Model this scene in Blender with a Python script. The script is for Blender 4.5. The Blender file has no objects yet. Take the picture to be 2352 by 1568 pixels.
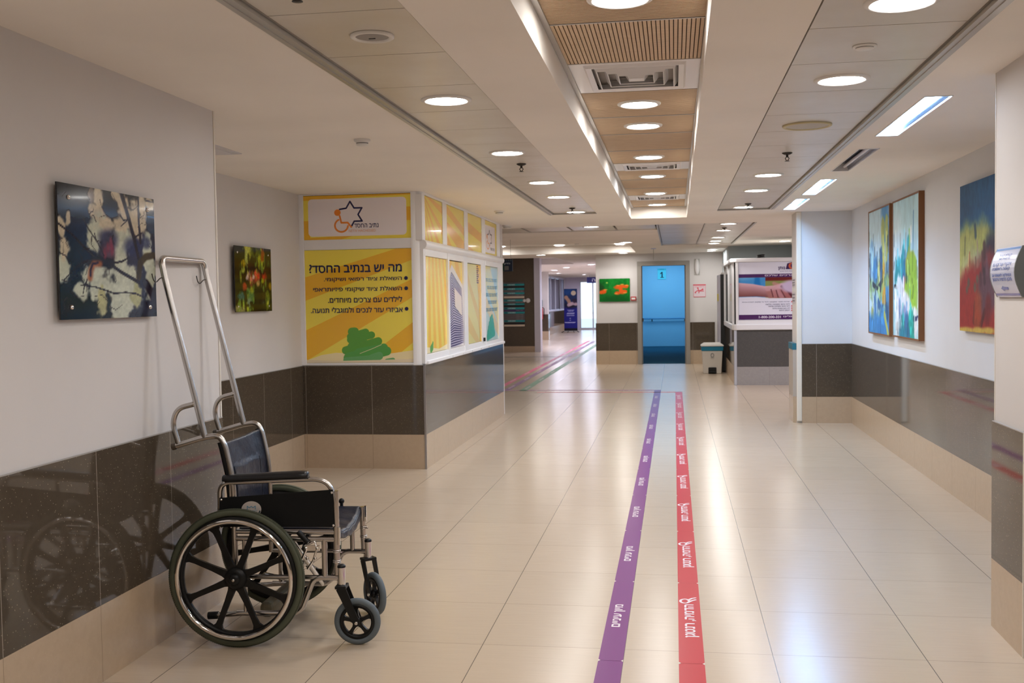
import bpy, math, random
import numpy as np
from mathutils import Vector, Matrix
from mathutils.geometry import tessellate_polygon

# ---------------------------------------------------------------- scene, camera, light
sc = bpy.context.scene
col = sc.collection
sc.view_settings.view_transform = 'Standard'
sc.view_settings.look = 'None'
sc.view_settings.gamma = 1.0
sc.view_settings.use_curve_mapping = False
sc.view_settings.exposure = 1.21
cy_ = sc.cycles
cy_.use_denoising = True
cy_.max_bounces = 7
cy_.diffuse_bounces = 4
cy_.glossy_bounces = 3
cy_.transmission_bounces = 6
cy_.sample_clamp_indirect = 6.0
cy_.caustics_reflective = False
cy_.caustics_refractive = False

F_PX, YAW, PITCH, ROLL, EYE = 2412.0, 0.1537, -0.0406, -0.0150, 1.464
cam_d = bpy.data.cameras.new('camera')
cam = bpy.data.objects.new('camera', cam_d)
col.objects.link(cam)
cam_d.sensor_width = 36.0
cam_d.lens = 36.0 * F_PX / 2352.0
cam_d.clip_start = 0.05
cam_d.clip_end = 300
fw = Vector((-math.sin(YAW) * math.cos(PITCH), math.cos(YAW) * math.cos(PITCH), math.sin(PITCH)))
rt = Vector((math.cos(YAW), math.sin(YAW), 0))
up = rt.cross(fw)
r2 = math.cos(ROLL) * rt + math.sin(ROLL) * up
u2 = -math.sin(ROLL) * rt + math.cos(ROLL) * up
cam.matrix_world = Matrix(((r2.x, u2.x, -fw.x, 0), (r2.y, u2.y, -fw.y, 0), (r2.z, u2.z, -fw.z, EYE), (0, 0, 0, 1)))
cam_d.dof.use_dof = True
cam_d.dof.focus_distance = 4.7
cam_d.dof.aperture_fstop = 9.0
sc.camera = cam

world = bpy.data.worlds.new('daylight')
sc.world = world
world.use_nodes = True
world.node_tree.nodes['Background'].inputs[0].default_value = (0.62, 0.78, 1.0, 1)
world.node_tree.nodes['Background'].inputs[1].default_value = 1.1

LAMP = 40.0          # emission of the round downlights
TUBE = 75.0          # emission of the fluorescent tubes
WARM = (1.0, 0.86, 0.72)
NEUT = (1.0, 0.97, 0.935)
COOL = (0.32, 0.60, 1.0)
ICE = (0.72, 0.80, 1.0)

# ---------------------------------------------------------------- materials
def S(r, g, b):
    f = lambda c: c / 12.92 if c <= 0.04045 else ((c + 0.055) / 1.055) ** 2.4
    return (f(r / 255), f(g / 255), f(b / 255))

MATS = {}
def mat(name, color=(0.8, 0.8, 0.8), rough=0.5, metal=0.0, spec=0.5, coat=0.0, emit=None, estr=0.0, trans=0.0, ior=1.45):
    if name in MATS: return MATS[name]
    m = bpy.data.materials.new(name); m.use_nodes = True
    b = m.node_tree.nodes['Principled BSDF']
    b.inputs['Base Color'].default_value = (*color, 1)
    b.inputs['Roughness'].default_value = rough
    b.inputs['Metallic'].default_value = metal
    b.inputs['Specular IOR Level'].default_value = spec
    b.inputs['Coat Weight'].default_value = coat
    b.inputs['Coat Roughness'].default_value = 0.04
    b.inputs['Transmission Weight'].default_value = trans
    b.inputs['IOR'].default_value = ior
    if emit:
        b.inputs['Emission Color'].default_value = (*emit, 1)
        b.inputs['Emission Strength'].default_value = estr
    MATS[name] = m
    return m

class NT:
    """small node helper"""
    def __init__(s, m):
        s.m = m; s.t = m.node_tree; s.n = s.t.nodes; s.b = s.n['Principled BSDF']
    def add(s, kind, **kw):
        n = s.n.new(kind)
        for k, v in kw.items(): setattr(n, k, v)
        return n
    def link(s, a, b): s.t.links.new(a, b)
    def val(s, x, sock):
        if hasattr(x, 'is_linked') or hasattr(x, 'links'): s.link(x, sock)
        else: sock.default_value = x
    def math(s, op, a, b=0.0, c=0.0):
        n = s.add('ShaderNodeMath', operation=op)
        s.val(a, n.inputs[0]); s.val(b, n.inputs[1])
        if op in ('SMOOTH_MIN', 'WRAP', 'COMPARE', 'MULTIPLY_ADD'): s.val(c, n.inputs[2])
        return n.outputs[0]
    def pos(s):
        g = s.add('ShaderNodeNewGeometry'); x = s.add('ShaderNodeSeparateXYZ')
        s.link(g.outputs['Position'], x.inputs[0]); s.gpos = g.outputs['Position']
        return x.outputs
    def noise(s, vec, scale, detail=2.0, rough=0.5):
        n = s.add('ShaderNodeTexNoise'); n.inputs['Scale'].default_value = scale
        n.inputs['Detail'].default_value = detail; n.inputs['Roughness'].default_value = rough
        if vec is not None: s.link(vec, n.inputs['Vector'])
        return n.outputs['Fac']
    def mix(s, fac, a, b):
        n = s.add('ShaderNodeMix', data_type='RGBA')
        s.val(fac, n.inputs[0])
        for x, k in ((a, 6), (b, 7)):
            if isinstance(x, tuple): n.inputs[k].default_value = (*x[:3], 1)
            else: s.link(x, n.inputs[k])
        return n.outputs[2]
    def line(s, coord, off, period, half):
        """1 inside a thin joint"""
        a = s.math('SUBTRACT', coord, off)
        a = s.math('PINGPONG', a, period / 2)      # 0 at the joint, period/2 in the middle
        return s.math('LESS_THAN', a, half)
    def ramp(s, x, lo, hi):
        n = s.add('ShaderNodeMapRange'); s.val(x, n.inputs[0])
        n.inputs[1].default_value = lo; n.inputs[2].default_value = hi
        return n.outputs[0]
    def bump(s, h, strength=0.1, dist=0.01):
        n = s.add('ShaderNodeBump'); n.inputs['Strength'].default_value = strength; n.inputs['Distance'].default_value = dist
        s.link(h, n.inputs['Height']); s.link(n.outputs[0], s.b.inputs['Normal'])

def plaster(name, c, rough=0.75):
    m = mat(name, c, rough, spec=0.25); t = NT(m); t.pos()
    a = t.noise(t.gpos, 1.3, 3); t.link(t.mix(t.ramp(a, .3, .7), tuple(x * .96 for x in c), tuple(min(1, x * 1.03) for x in c)), t.b.inputs['Base Color'])
    t.bump(t.noise(t.gpos, 180, 2), 0.04, 0.002)
    return m

WALL = plaster('cream_paint', (0.685, 0.655, 0.642))
WALLW = plaster('white_paint', (0.70, 0.715, 0.75))
CEIL = plaster('ceiling_paint', (0.90, 0.85, 0.79))
DIM_WALL = plaster('dim_cool_paint', (0.46, 0.52, 0.55))  # bluish grey holds the dim cool light falling on this wall

def stone(name, c, speck, along, off, period=0.6, grout=None, rough=0.05, spec_amount=0.55, vary=.06):
    m = mat(name, c, rough, spec=0.5); t = NT(m); p = t.pos()
    v = t.add('ShaderNodeTexVoronoi'); v.inputs['Scale'].default_value = 92
    vm = t.add('ShaderNodeMapping'); vm.inputs['Rotation'].default_value = (.5, .8, .3); vm.inputs['Location'].default_value = (7.31, 3.17, 9.73); t.link(t.gpos, vm.inputs[0]); t.link(vm.outputs[0], v.inputs['Vector'])
    d = t.math('LESS_THAN', v.outputs['Distance'], 0.17)
    w = t.add('ShaderNodeSeparateColor'); t.link(v.outputs['Color'], w.inputs[0])
    d = t.math('MULTIPLY', d, t.math('GREATER_THAN', w.outputs[0], spec_amount))
    big = t.ramp(t.noise(t.gpos, 25, 4, .7), .3, .7)
    cc = t.mix(big, tuple(x * (1 - vary) for x in c), tuple(x * (1 + vary) for x in c))
    cc = t.mix(t.math('MULTIPLY', d, 0.8), cc, speck)
    if grout:
        cc = t.mix(t.line(p[0] if along == 'x' else p[1], off, period, 0.0013), cc, grout)
    t.link(cc, t.b.inputs['Base Color'])
    return m

DADO_C, DADO_S = (0.086, 0.066, 0.047), (0.36, 0.30, 0.21)
GROUT = (0.42, 0.36, 0.30)
SK_C, SK_S = (0.52, 0.395, 0.275), (0.58, 0.45, 0.33)
DADO_Y = stone('brown_tile_side', DADO_C, DADO_S, 'y', 3.735, .6, GROUT)
DADO_X = stone('brown_tile_front', DADO_C, DADO_S, 'x', -3.21, .6, GROUT)
DADO_N = stone('brown_tile_niche', (0.10, 0.084, 0.070), DADO_S, 'y', 8.7, .6, (.17, .15, .13))
SKIRT_Y = stone('beige_tile_side', SK_C, SK_S, 'y', 3.735, .6, (.30, .22, .15), .22, .9, .035)
SKIRT_X = stone('beige_tile_front', SK_C, SK_S, 'x', -3.21, .6, (.30, .22, .15), .22, .9, .035)

def floor_material():
    c = (0.60, 0.482, 0.362)
    m = mat('polished_beige_floor', c, 0.15, spec=0.5); t = NT(m); p = t.pos()
    # fine streaks that run across the tiles
    mp = t.add('ShaderNodeMapping'); t.link(t.gpos, mp.inputs[0]); mp.inputs['Scale'].default_value = (3, 40, 1)
    st = t.ramp(t.noise(mp.outputs[0], 1.6, 4, .65), .3, .7)
    # every tile has its own tone
    fx = t.math('FLOOR', t.math('DIVIDE', t.math('ADD', p[0], 1.416), .6))
    fy = t.math('FLOOR', t.math('DIVIDE', t.math('SUBTRACT', p[1], 4.332), .6))
    cb = t.add('ShaderNodeCombineXYZ'); t.link(fx, cb.inputs[0]); t.link(fy, cb.inputs[1])
    wn = t.add('ShaderNodeTexWhiteNoise'); t.link(cb.outputs[0], wn.inputs['Vector'])
    cc = t.mix(st, tuple(x * .975 for x in c), tuple(x * 1.02 for x in c))
    cc = t.mix(t.math('MULTIPLY', wn.outputs['Value'], .35), cc, tuple(x * .88 for x in c))
    lx = t.line(p[0], -1.416, .6, .0017); ly = t.line(p[1], 4.332, .6, .0015)
    cc = t.mix(t.math('MULTIPLY', ly, .62), cc, (.20, .16, .12))
    cc = t.mix(t.math('MULTIPLY', lx, .9), cc, (.10, .085, .07))
    t.link(cc, t.b.inputs['Base Color'])
    r = t.math('ADD', t.math('MULTIPLY', st, .06), .20)
    t.link(r, t.b.inputs['Roughness'])
    t.bump(t.math('MULTIPLY', t.math('MAXIMUM', lx, ly), -1.0), 0.3, 0.001)
    return m
FLOOR = floor_material()

def metal_panel(name, along, off):
    c = (0.60, 0.545, 0.475)
    m = mat(name, c, 0.3, spec=0.5); t = NT(m); t.pos()
    n = t.ramp(t.noise(t.gpos, 2.2, 4, .6), .35, .75)
    t.link(t.mix(n, (.71, .67, .61), (.62, .56, .47)), t.b.inputs['Base Color'])
    return m
PANEL = metal_panel('grey_ceiling_panel', 'y', 0)
ALU = mat('grey_aluminium_trim', (0.52, 0.50, 0.47), 0.35, .6)
WHITE_ALU = mat('white_powder_coat', (0.87, 0.86, 0.87), 0.28)
WOOD = mat('oak_veneer', S(200, 168, 128), .45)
def _wood():
    t = NT(WOOD); t.pos(); mp = t.add('ShaderNodeMapping'); t.link(t.gpos, mp.inputs[0]); mp.inputs['Scale'].default_value = (6, 90, 10)
    t.link(t.mix(t.ramp(t.noise(mp.outputs[0], 1.5, 3, .6), .3, .7), S(204, 172, 134), S(224, 196, 158)), t.b.inputs['Base Color'])
_wood()
GROOVE = mat('dark_groove', S(70, 52, 36), .8)
CHROME = mat('chrome', (0.78, 0.76, 0.74), 0.10, 1.0)
STEEL = mat('brushed_steel_tube', (0.55, 0.525, 0.50), 0.24, 1.0)
BLACK = mat('black_plastic', (0.007, 0.007, 0.007), 0.38, spec=.35)
MATTE = mat('matt_black', (0.010, 0.010, 0.010), 0.75, spec=.2)
RUBBER = mat('olive_black_tyre', (0.080, 0.090, 0.058), 0.62)
CRUB = mat('blue_grey_tyre', (0.115, 0.140, 0.158), 0.6)
FOAM = mat('black_armrest_vinyl', (0.012, 0.012, 0.014), 0.3)
VINYL = mat('navy_vinyl', (0.014, 0.017, 0.030), 0.34, spec=.38)
def _vinyl():
    t = NT(VINYL); t.pos(); t.bump(t.noise(t.gpos, 14, 3, .55), .35, .02)
_vinyl()
DARK = mat('dark_void', (0.015, 0.014, 0.013), .8)
GLASS = mat('clear_glass', (0.9, 0.95, 1.0), 0.02, trans=1.0, ior=1.1)
GREYP = mat('grey_plastic', (0.45, 0.43, 0.40), .5)
WHITEP = mat('white_plastic', (0.78, 0.76, 0.73), .4)
LENS_W = mat('lit_lens', (1, 1, 1), .5, emit=NEUT, estr=LAMP)
LENS_L = mat('lit_lens_lilac', (1, 1, 1), .5, emit=(0.80, 0.80, 1.0), estr=LAMP * 5)
LENS_C = mat('lit_lens_cool', (1, 1, 1), .5, emit=(0.86, 0.92, 1.0), estr=LAMP)
TUBE_ON = mat('lit_tube', (1, 1, 1), .5, emit=COOL, estr=TUBE)

INKS = {}
def ink(rgb, gloss=False):
    k = (tuple(rgb), gloss)
    if k not in INKS:
        INKS[k] = mat('ink_%d_%d_%d%s' % (*rgb, '_gloss' if gloss else ''), S(*rgb), .18 if gloss else .45, coat=.25 if gloss else 0)
    return INKS[k]

# ---------------------------------------------------------------- mesh builder
class MB:
    def __init__(s):
        s.v = []; s.f = []; s.m = []; s.sm = []; s.k = 0; s.M = None
    def _add(s, vs, fs, smooth=False):
        o = len(s.v)
        if s.M is not None: vs = [tuple(s.M @ Vector(p)) for p in vs]
        s.v += [tuple(p) for p in vs]
        for f in fs:
            s.f.append([o + i for i in f]); s.m.append(s.k); s.sm.append(smooth)
    def box(s, x0, x1, y0, y1, z0, z1):
        v = [(x, y, z) for z in (z0, z1) for y in (y0, y1) for x in (x0, x1)]
        s._add(v, [(0, 2, 3, 1), (4, 5, 7, 6), (0, 1, 5, 4), (2, 6, 7, 3), (0, 4, 6, 2), (1, 3, 7, 5)])
        return s
    def prism(s, poly, z0, z1):
        """poly: counter-clockwise (x,y) list, extruded in z"""
        n = len(poly); v = [(x, y, z0) for x, y in poly] + [(x, y, z1) for x, y in poly]
        s._add(v, [tuple(range(n - 1, -1, -1)), tuple(range(n, 2 * n))] + [(i, (i + 1) % n, n + (i + 1) % n, n + i) for i in range(n)])
        return s
    def face(s, pts): s._add(pts, [tuple(range(len(pts)))]); return s
    def tube(s, pts, r, n=10, closed=False, caps=True, r_end=None):
        P = [Vector(p) for p in pts]; N = len(P); rings = []; prev = None
        for i in range(N):
            if closed: d = P[(i + 1) % N] - P[i - 1]
            else: d = P[min(i + 1, N - 1)] - P[max(i - 1, 0)]
            d.normalize()
            if prev is None:
                a = Vector((0, 0, 1)) if abs(d.z) < .9 else Vector((1, 0, 0))
                prev = d.cross(a).normalized()
            prev = (prev - d * prev.dot(d)).normalized(); b = d.cross(prev)
            rr = r if r_end is None else r + (r_end - r) * i / max(1, N - 1)
            rings.append([P[i] + (prev * math.cos(t) + b * math.sin(t)) * rr for t in [2 * math.pi * j / n for j in range(n)]])
        v = [q for ring in rings for q in ring]; f = []
        for i in range(N if closed else N - 1):
            a, b2 = i * n, ((i + 1) % N) * n
            for j in range(n): f.append((a + j, a + (j + 1) % n, b2 + (j + 1) % n, b2 + j))
        s._add(v, f, True)
        if caps and not closed:
            s._add(rings[0], [tuple(range(n - 1, -1, -1))]); s._add(rings[-1], [tuple(range(n))])
        return s
    def cyl(s, p0, p1, r0, r1=None, n=16):
        return s.tube([p0, p1], r0, n, r_end=r1 if r1 is not None else r0)
    def lathe(s, prof, n=32, axis='z', c=(0, 0, 0), closed=False, smooth=True):
        """prof: (radius, height) list turned about the axis"""
        v = []; k = len(prof)
        for j in range(n):
            t = 2 * math.pi * j / n
            for r, h in prof:
                x, y = r * math.cos(t), r * math.sin(t)
                p = (x, y, h) if axis == 'z' else (x, h, y) if axis == 'y' else (h, x, y)
                v.append((p[0] + c[0], p[1] + c[1], p[2] + c[2]))
        f = []
        for j in range(n):
            a, b = j * k, ((j + 1) % n) * k
            for i in range(k if closed else k - 1):
                i2 = (i + 1) % k
                f.append((a + i, b + i, b + i2, a + i2))
        s._add(v, f, smooth)
        return s
    def disc(s, c, r, n=32, down=True):
        v = [(c[0] + r * math.cos(2 * math.pi * j / n), c[1] + r * math.sin(2 * math.pi * j / n), c[2]) for j in range(n)]
        s._add(v, [tuple(range(n - 1, -1, -1)) if down else tuple(range(n))]); return s
    def ball(s, c, r, n=12, sq=(1, 1, 1)):
        prof = [(r * math.sin(math.pi * i / (n // 2)), -r * math.cos(math.pi * i / (n // 2))) for i in range(n // 2 + 1)]
        v = []; k = len(prof)
        for j in range(n):
            t = 2 * math.pi * j / n
            for a, h in prof: v.append((c[0] + a * math.cos(t) * sq[0], c[1] + a * math.sin(t) * sq[1], c[2] + h * sq[2]))
        f = [(j * k + i, ((j + 1) % n) * k + i, ((j + 1) % n) * k + i + 1, j * k + i + 1) for j in range(n) for i in range(k - 1)]
        s._add(v, f, True); return s
    def grid(s, fn, nu, nv, smooth=True):
        v = [fn(i / nu, j / nv) for j in range(nv + 1) for i in range(nu + 1)]
        f = [(j * (nu + 1) + i, j * (nu + 1) + i + 1, (j + 1) * (nu + 1) + i + 1, (j + 1) * (nu + 1) + i) for j in range(nv) for i in range(nu)]
        s._add(v, f, smooth); return s
    def build(s, name, mats, parent=None, bevel=0.0, solid=0.0):
        me = bpy.data.meshes.new(name)
        me.from_pydata(s.v, [], s.f)
        if not isinstance(mats, (list, tuple)): mats = [mats]
        for m in mats: me.materials.append(m)
        me.polygons.foreach_set('material_index', s.m)
        me.polygons.foreach_set('use_smooth', s.sm)
        me.update()
        o = bpy.data.objects.new(name, me); col.objects.link(o)
        if parent is not None: o.parent = parent
        if solid:
            d = o.modifiers.new('thickness', 'SOLIDIFY'); d.thickness = solid; d.offset = 0
        if bevel:
            b = o.modifiers.new('bevel', 'BEVEL'); b.width = bevel; b.segments = 2; b.limit_method = 'ANGLE'
        return o

def rnd(pts, r, n=6, closed=False):
    """round the corners of a polyline"""
    P = [Vector(p) for p in pts]; out = []; N = len(P)
    for i in range(N):
        if not closed and i in (0, N - 1): out.append(P[i]); continue
        a, b, c = P[i - 1], P[i], P[(i + 1) % N]
        d1, d2 = a - b, c - b
        rr = min(r, d1.length * .49, d2.length * .49)
        p, q = b + d1.normalized() * rr, b + d2.normalized() * rr
        for k in range(n + 1):
            t = k / n; out.append(p.lerp(b, t).lerp(b.lerp(q, t), t))
    return out

# ---------------------------------------------------------------- things
def tag(o, label, cat, group=None):
    o['label'] = label; o['category'] = cat
    if group: o['group'] = group
    return o
def thing(name, label, cat, loc=(0, 0, 0), rotz=0.0, group=None):
    o = bpy.data.objects.new(name, None); col.objects.link(o)
    o.empty_display_size = .05
    o.location = loc; o.rotation_euler = (0, 0, rotz)
    return tag(o, label, cat, group)
def struct(name, mb, mats, parent=None, bevel=0):
    o = mb.build(name, mats, parent, bevel); o['kind'] = 'structure'
    return o
def dup(root, loc, label, rotz=None, group=None):
    r = root.copy(); col.objects.link(r); r.location = loc; r['label'] = label
    if rotz is not None: r.rotation_euler = (0, 0, rotz)
    if group: r['group'] = group
    for ch in list(root.children):
        c = ch.copy(); col.objects.link(c); c.parent = r
        for g in ch.children:
            d = g.copy(); col.objects.link(d); d.parent = c
    return r

# ---------------------------------------------------------------- flat prints
TXT = {}
def text_geo(body):
    """outlines of the built-in typeface, every stroke filled on its own (overlapping strokes stay whole)"""
    if body in TXT: return TXT[body]
    cu = bpy.data.curves.new('lettering', 'FONT'); cu.body = body; cu.size = 1.0
    cu.resolution_u = 3; cu.fill_mode = 'NONE'
    o = bpy.data.objects.new('lettering', cu); col.objects.link(o)
    dg = bpy.context.evaluated_depsgraph_get()
    me = bpy.data.meshes.new_from_object(o.evaluated_get(dg))
    vs = [(v.co.x, v.co.y) for v in me.vertices]; nb = {}
    for e in me.edges:
        i, j = e.vertices; nb.setdefault(i, []).append(j); nb.setdefault(j, []).append(i)
    bpy.data.objects.remove(o); bpy.data.meshes.remove(me); bpy.data.curves.remove(cu)
    seen = set(); loops = []
    for i in range(len(vs)):
        if i in seen or i not in nb: continue
        L = [i]; seen.add(i); c = min(nb[i])            # vertices of a contour are numbered in order
        while c not in seen:
            L.append(c); seen.add(c); nx = [k for k in nb[c] if k not in seen]
            if not nx: break
            c = nx[0]
        loops.append([vs[k] for k in L])
    area = lambda P: sum(P[k - 1][0] * P[k][1] - P[k][0] * P[k - 1][1] for k in range(len(P))) / 2
    def inside(p, P):
        r = False
        for k in range(len(P)):
            (x0, y0), (x1, y1) = P[k - 1], P[k]
            if (y0 > p[1]) != (y1 > p[1]) and p[0] < (x1 - x0) * (p[1] - y0) / (y1 - y0) + x0: r = not r
        return r
    out = []
    if loops:
        holes = [P for P in loops if any((area(Q) > 0) != (area(P) > 0) and abs(area(Q)) > abs(area(P)) and inside(P[0], Q) for Q in loops if Q is not P)]
        outer = [P for P in loops if P not in holes]
        for P in outer:
            rings = [P] + [H for H in holes if inside(H[0], P)]
            tri = tessellate_polygon([[Vector((x, y, 0)) for x, y in r_] for r_ in rings])
            out.append(([q for r_ in rings for q in r_], [tuple(t) for t in tri]))
    xs = [a for P in loops for a, b in P] or [0, 1]; ys = [b for P in loops for a, b in P] or [0, 1]
    TXT[body] = (out, min(xs), max(xs), min(ys), max(ys))
    return TXT[body]
def heb(t): return t[::-1]

def clip(poly, u0, v0, u1, v1):
    for ax, lim, sg in ((0, u0, 1), (0, u1, -1), (1, v0, 1), (1, v1, -1)):
        out = []
        for i in range(len(poly)):
            a, b = poly[i - 1], poly[i]
            da, db = (a[ax] - lim) * sg, (b[ax] - lim) * sg
            if (da >= 0) != (db >= 0):
                t = da / (da - db); out.append((a[0] + (b[0] - a[0]) * t, a[1] + (b[1] - a[1]) * t))
            if db >= 0: out.append(b)
        poly = out
        if len(poly) < 3: return []
    return poly

def capsule(a, b, r, n=10, r2=None):
    r2 = r if r2 is None else r2
    t = math.atan2(b[1] - a[1], b[0] - a[0]); P = []
    for i in range(n + 1):
        q = t - math.pi / 2 + math.pi * i / n; P.append((b[0] + r2 * math.cos(q), b[1] + r2 * math.sin(q)))
    for i in range(n + 1):
        q = t + math.pi / 2 + math.pi * i / n; P.append((a[0] + r * math.cos(q), a[1] + r * math.sin(q)))
    return P
def ell(c, ru, rv, n=28): return [(c[0] + ru * math.cos(2 * math.pi * i / n), c[1] + rv * math.sin(2 * math.pi * i / n)) for i in range(n)]

class Print:
    """flat printed artwork: inked layers, each lying a hair above the one before"""
    def __init__(s, w, h, bg, gloss=False, eps=.0003):
        s.w, s.h, s.g, s.e = w, h, gloss, eps; s.it = []; s.lay = 0.0
        s.rect(0, 0, w, h, bg); s.lay += 1
    def poly(s, p, c, lay=None, area=None):
        p = clip(list(p), *(area or (0, 0, s.w, s.h)))
        if p: s.it.append(([p], None, c, s.lay)); s.lay += .12      # every sheet of ink lies a hair above the last
        return s
    def next(s): s.lay += 1; return s
    def rect(s, u0, v0, u1, v1, c): return s.poly([(u0, v0), (u1, v0), (u1, v1), (u0, v1)], c)
    def rrect(s, u0, v0, u1, v1, r, c):
        P = []
        for cx, cyy, a in ((u1 - r, v0 + r, -90), (u1 - r, v1 - r, 0), (u0 + r, v1 - r, 90), (u0 + r, v0 + r, 180)):
            for i in range(7):
                q = math.radians(a + 15 * i); P.append((cx + r * math.cos(q), cyy + r * math.sin(q)))
        return s.poly(P, c)
    def line(s, pts, wd, c):
        for a, b in zip(pts, pts[1:]): s.poly(capsule(a, b, wd / 2, 5), c)
        return s
    def text(s, body, u0, v0, u1, v1, c, bold=.012):
        """lettering fitted to the box"""
        comp, x0, x1, y0, y1 = text_geo(body)
        su, sv = (u1 - u0) / (x1 - x0), (v1 - v0) / (y1 - y0)
        for du, dv in ((0, 0), (bold * su, 0), (-bold * su, 0), (0, bold * sv), (0, -bold * sv))[:5 if bold else 1]:   # heavier strokes
            for i, (vs, fs) in enumerate(comp):
                s.it.append(([(u0 + (a - x0) * su + du, v0 + (b - y0) * sv + dv) for a, b in vs], fs, c, s.lay + .04 * (i % 4)))
            s.lay += .16
        return s
    def build(s, name, O, U, V, parent=None):
        O, U, V = Vector(O), Vector(U).normalized(), Vector(V).normalized(); N = U.cross(V)
        cols = []; mb = MB()
        for P, fs, c, lay in s.it:
            c = tuple(c)
            if c not in cols: cols.append(c)
            mb.k = cols.index(c)
            if fs is None: P = P[0]; fs = [tuple(range(len(P)))]
            fs = [f if sum(P[f[q - 1]][0] * P[f[q]][1] - P[f[q]][0] * P[f[q - 1]][1] for q in range(len(f))) > 0 else f[::-1] for f in fs]
            mb._add([O + U * a + V * b + N * (s.e * (lay + 1)) for a, b in P], fs)
        return mb.build(name, [ink(c, s.g) for c in cols], parent)

# numpy pictures: a fine grid whose corners carry the picture's colours
def fnoise(U, V, su, sv, seed):
    r = np.random.RandomState(seed); n = 64; G = r.rand(n, n)
    x, y = (U * su) % n, (V * sv) % n
    i, j = x.astype(int), y.astype(int); fx, fy = x - i, y - j
    fx, fy = fx * fx * (3 - 2 * fx), fy * fy * (3 - 2 * fy)
    i2, j2 = (i + 1) % n, (j + 1) % n
    return (G[i, j] * (1 - fx) + G[i2, j] * fx) * (1 - fy) + (G[i, j2] * (1 - fx) + G[i2, j2] * fx) * fy
def fbm(U, V, su, sv, seed): return (fnoise(U, V, su, sv, seed) * .55 + fnoise(U, V, su * 2.1, sv * 2.1, seed + 1) * .28 + fnoise(U, V, su * 4.3, sv * 4.3, seed + 2) * .17)
def sst(e0, e1, x):
    t = np.clip((x - e0) / (e1 - e0), 0, 1); return t * t * (3 - 2 * t)
class Pic:
    def __init__(s, w, h, du, bg, seed=1):
        s.w, s.h = w, h; s.nu, s.nv = int(w / du), int(h / du)
        u = np.linspace(0, 1, s.nu + 1); v = np.linspace(0, 1, s.nv + 1)
        s.U, s.V = np.meshgrid(u, v); s.seed = seed; s.asp = h / w
        s.C = np.ones(s.U.shape + (3,)) * np.array(bg, float)
    def lay(s, a, c):
        a = np.clip(a, 0, 1)[..., None]; s.C = s.C * (1 - a) + np.array(c, float) * a
    def blob(s, u, v, ru, rv, c, soft=.35, op=1.0, wob=.35, fr=5):
        s.seed += 7
        d = np.hypot((s.U - u) / ru, (s.V - v) / rv) + (fbm(s.U, s.V * s.asp, fr / 1.0, fr / 1.0, s.seed) - .5) * 2 * wob
        s.lay((1 - sst(1 - soft, 1 + soft, d)) * op, c)
    def stroke(s, pts, wd, c, soft=.3, op=1.0, wob=.0, taper=None):
        s.seed += 7; best = np.ones(s.U.shape) * 9; n = len(pts) - 1
        for i in range(n):
            (ax, ay), (bx, by) = pts[i], pts[i + 1]
            dx, dy = bx - ax, (by - ay) * s.asp
            t = np.clip(((s.U - ax) * dx + (s.V - ay) * s.asp * dy) / (dx * dx + dy * dy + 1e-9), 0, 1)
            w = wd if taper is None else wd + (taper - wd) * (i + t) / n
            best = np.minimum(best, np.hypot(s.U - ax - dx * t, (s.V - ay) * s.asp - dy * t) / w)
        if wob: best = best + (fbm(s.U, s.V * s.asp, 9, 9, s.seed) - .5) * 2 * wob
        s.lay((1 - sst(1 - soft, 1 + soft, best)) * op, c)
    def mottle(s, amt, su, sv, seed):
        s.C = s.C * (1 + (fbm(s.U, s.V, su, sv, seed) - .5) * 2 * amt)[..., None]
    def build(s, name, O, U, V, parent=None, gloss=True, lift=.0004):
        O, U, V = Vector(O), Vector(U).normalized(), Vector(V).normalized(); N = U.cross(V)
        P = (np.array(O + N * lift)[None, None] + s.U[..., None] * s.w * np.array(U) + s.V[..., None] * s.h * np.array(V)).reshape(-1, 3)
        k = s.nu + 1
        idx = (np.arange(s.nv)[:, None] * k + np.arange(s.nu)[None]).reshape(-1)
        F = np.stack([idx, idx + 1, idx + k + 1, idx + k], 1)
        me = bpy.data.meshes.new(name)
        me.vertices.add(len(P)); me.vertices.foreach_set('co', P.ravel())
        me.loops.add(F.size); me.loops.foreach_set('vertex_index', F.ravel().astype(np.int32))
        me.polygons.add(len(F)); me.polygons.foreach_set('loop_start', (np.arange(len(F)) * 4).astype(np.int32))
        me.update(calc_edges=True)
        c = np.clip(s.C, 0, 255) / 255
        lin = np.where(c <= .04045, c / 12.92, ((c + .055) / 1.055) ** 2.4)
        at = me.color_attributes.new('print', 'FLOAT_COLOR', 'POINT')
        at.data.foreach_set('color', np.concatenate([lin.reshape(-1, 3), np.ones((len(P), 1))], 1).ravel().astype(np.float32))
        mn = 'picture_gloss' if gloss else 'picture_canvas'
        if mn not in MATS:
            m = mat(mn, (.5, .5, .5), .12 if gloss else .6, spec=.22 if gloss else .3, coat=.08 if gloss else 0); t = NT(m)
            a = t.add('ShaderNodeVertexColor', layer_name='print'); t.link(a.outputs[0], t.b.inputs['Base Color'])
        me.materials.append(MATS[mn])
        o = bpy.data.objects.new(name, me); col.objects.link(o); o.parent = parent
        return o

# ================================================================ the setting
ZC = 2.40                       # ceiling height
XL, XR, XN = -2.216, 1.375, 1.981
Y0, Y1 = -5.0, 23.0             # behind the camera .. far wall

# floor
m = MB(); m.box(-5.4, 5.4, Y0 - .2, 31.6, -.2, 0); m.box(-5.4, -1.6, 31.6, 49.0, -.2, 0)
struct('floor', m, FLOOR)
m = MB(); m.box(-9, 4, 49.0, 75, -.25, -.02); struct('floor_outside', m, mat('pale_concrete', (.55, .55, .56), .8))

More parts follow.
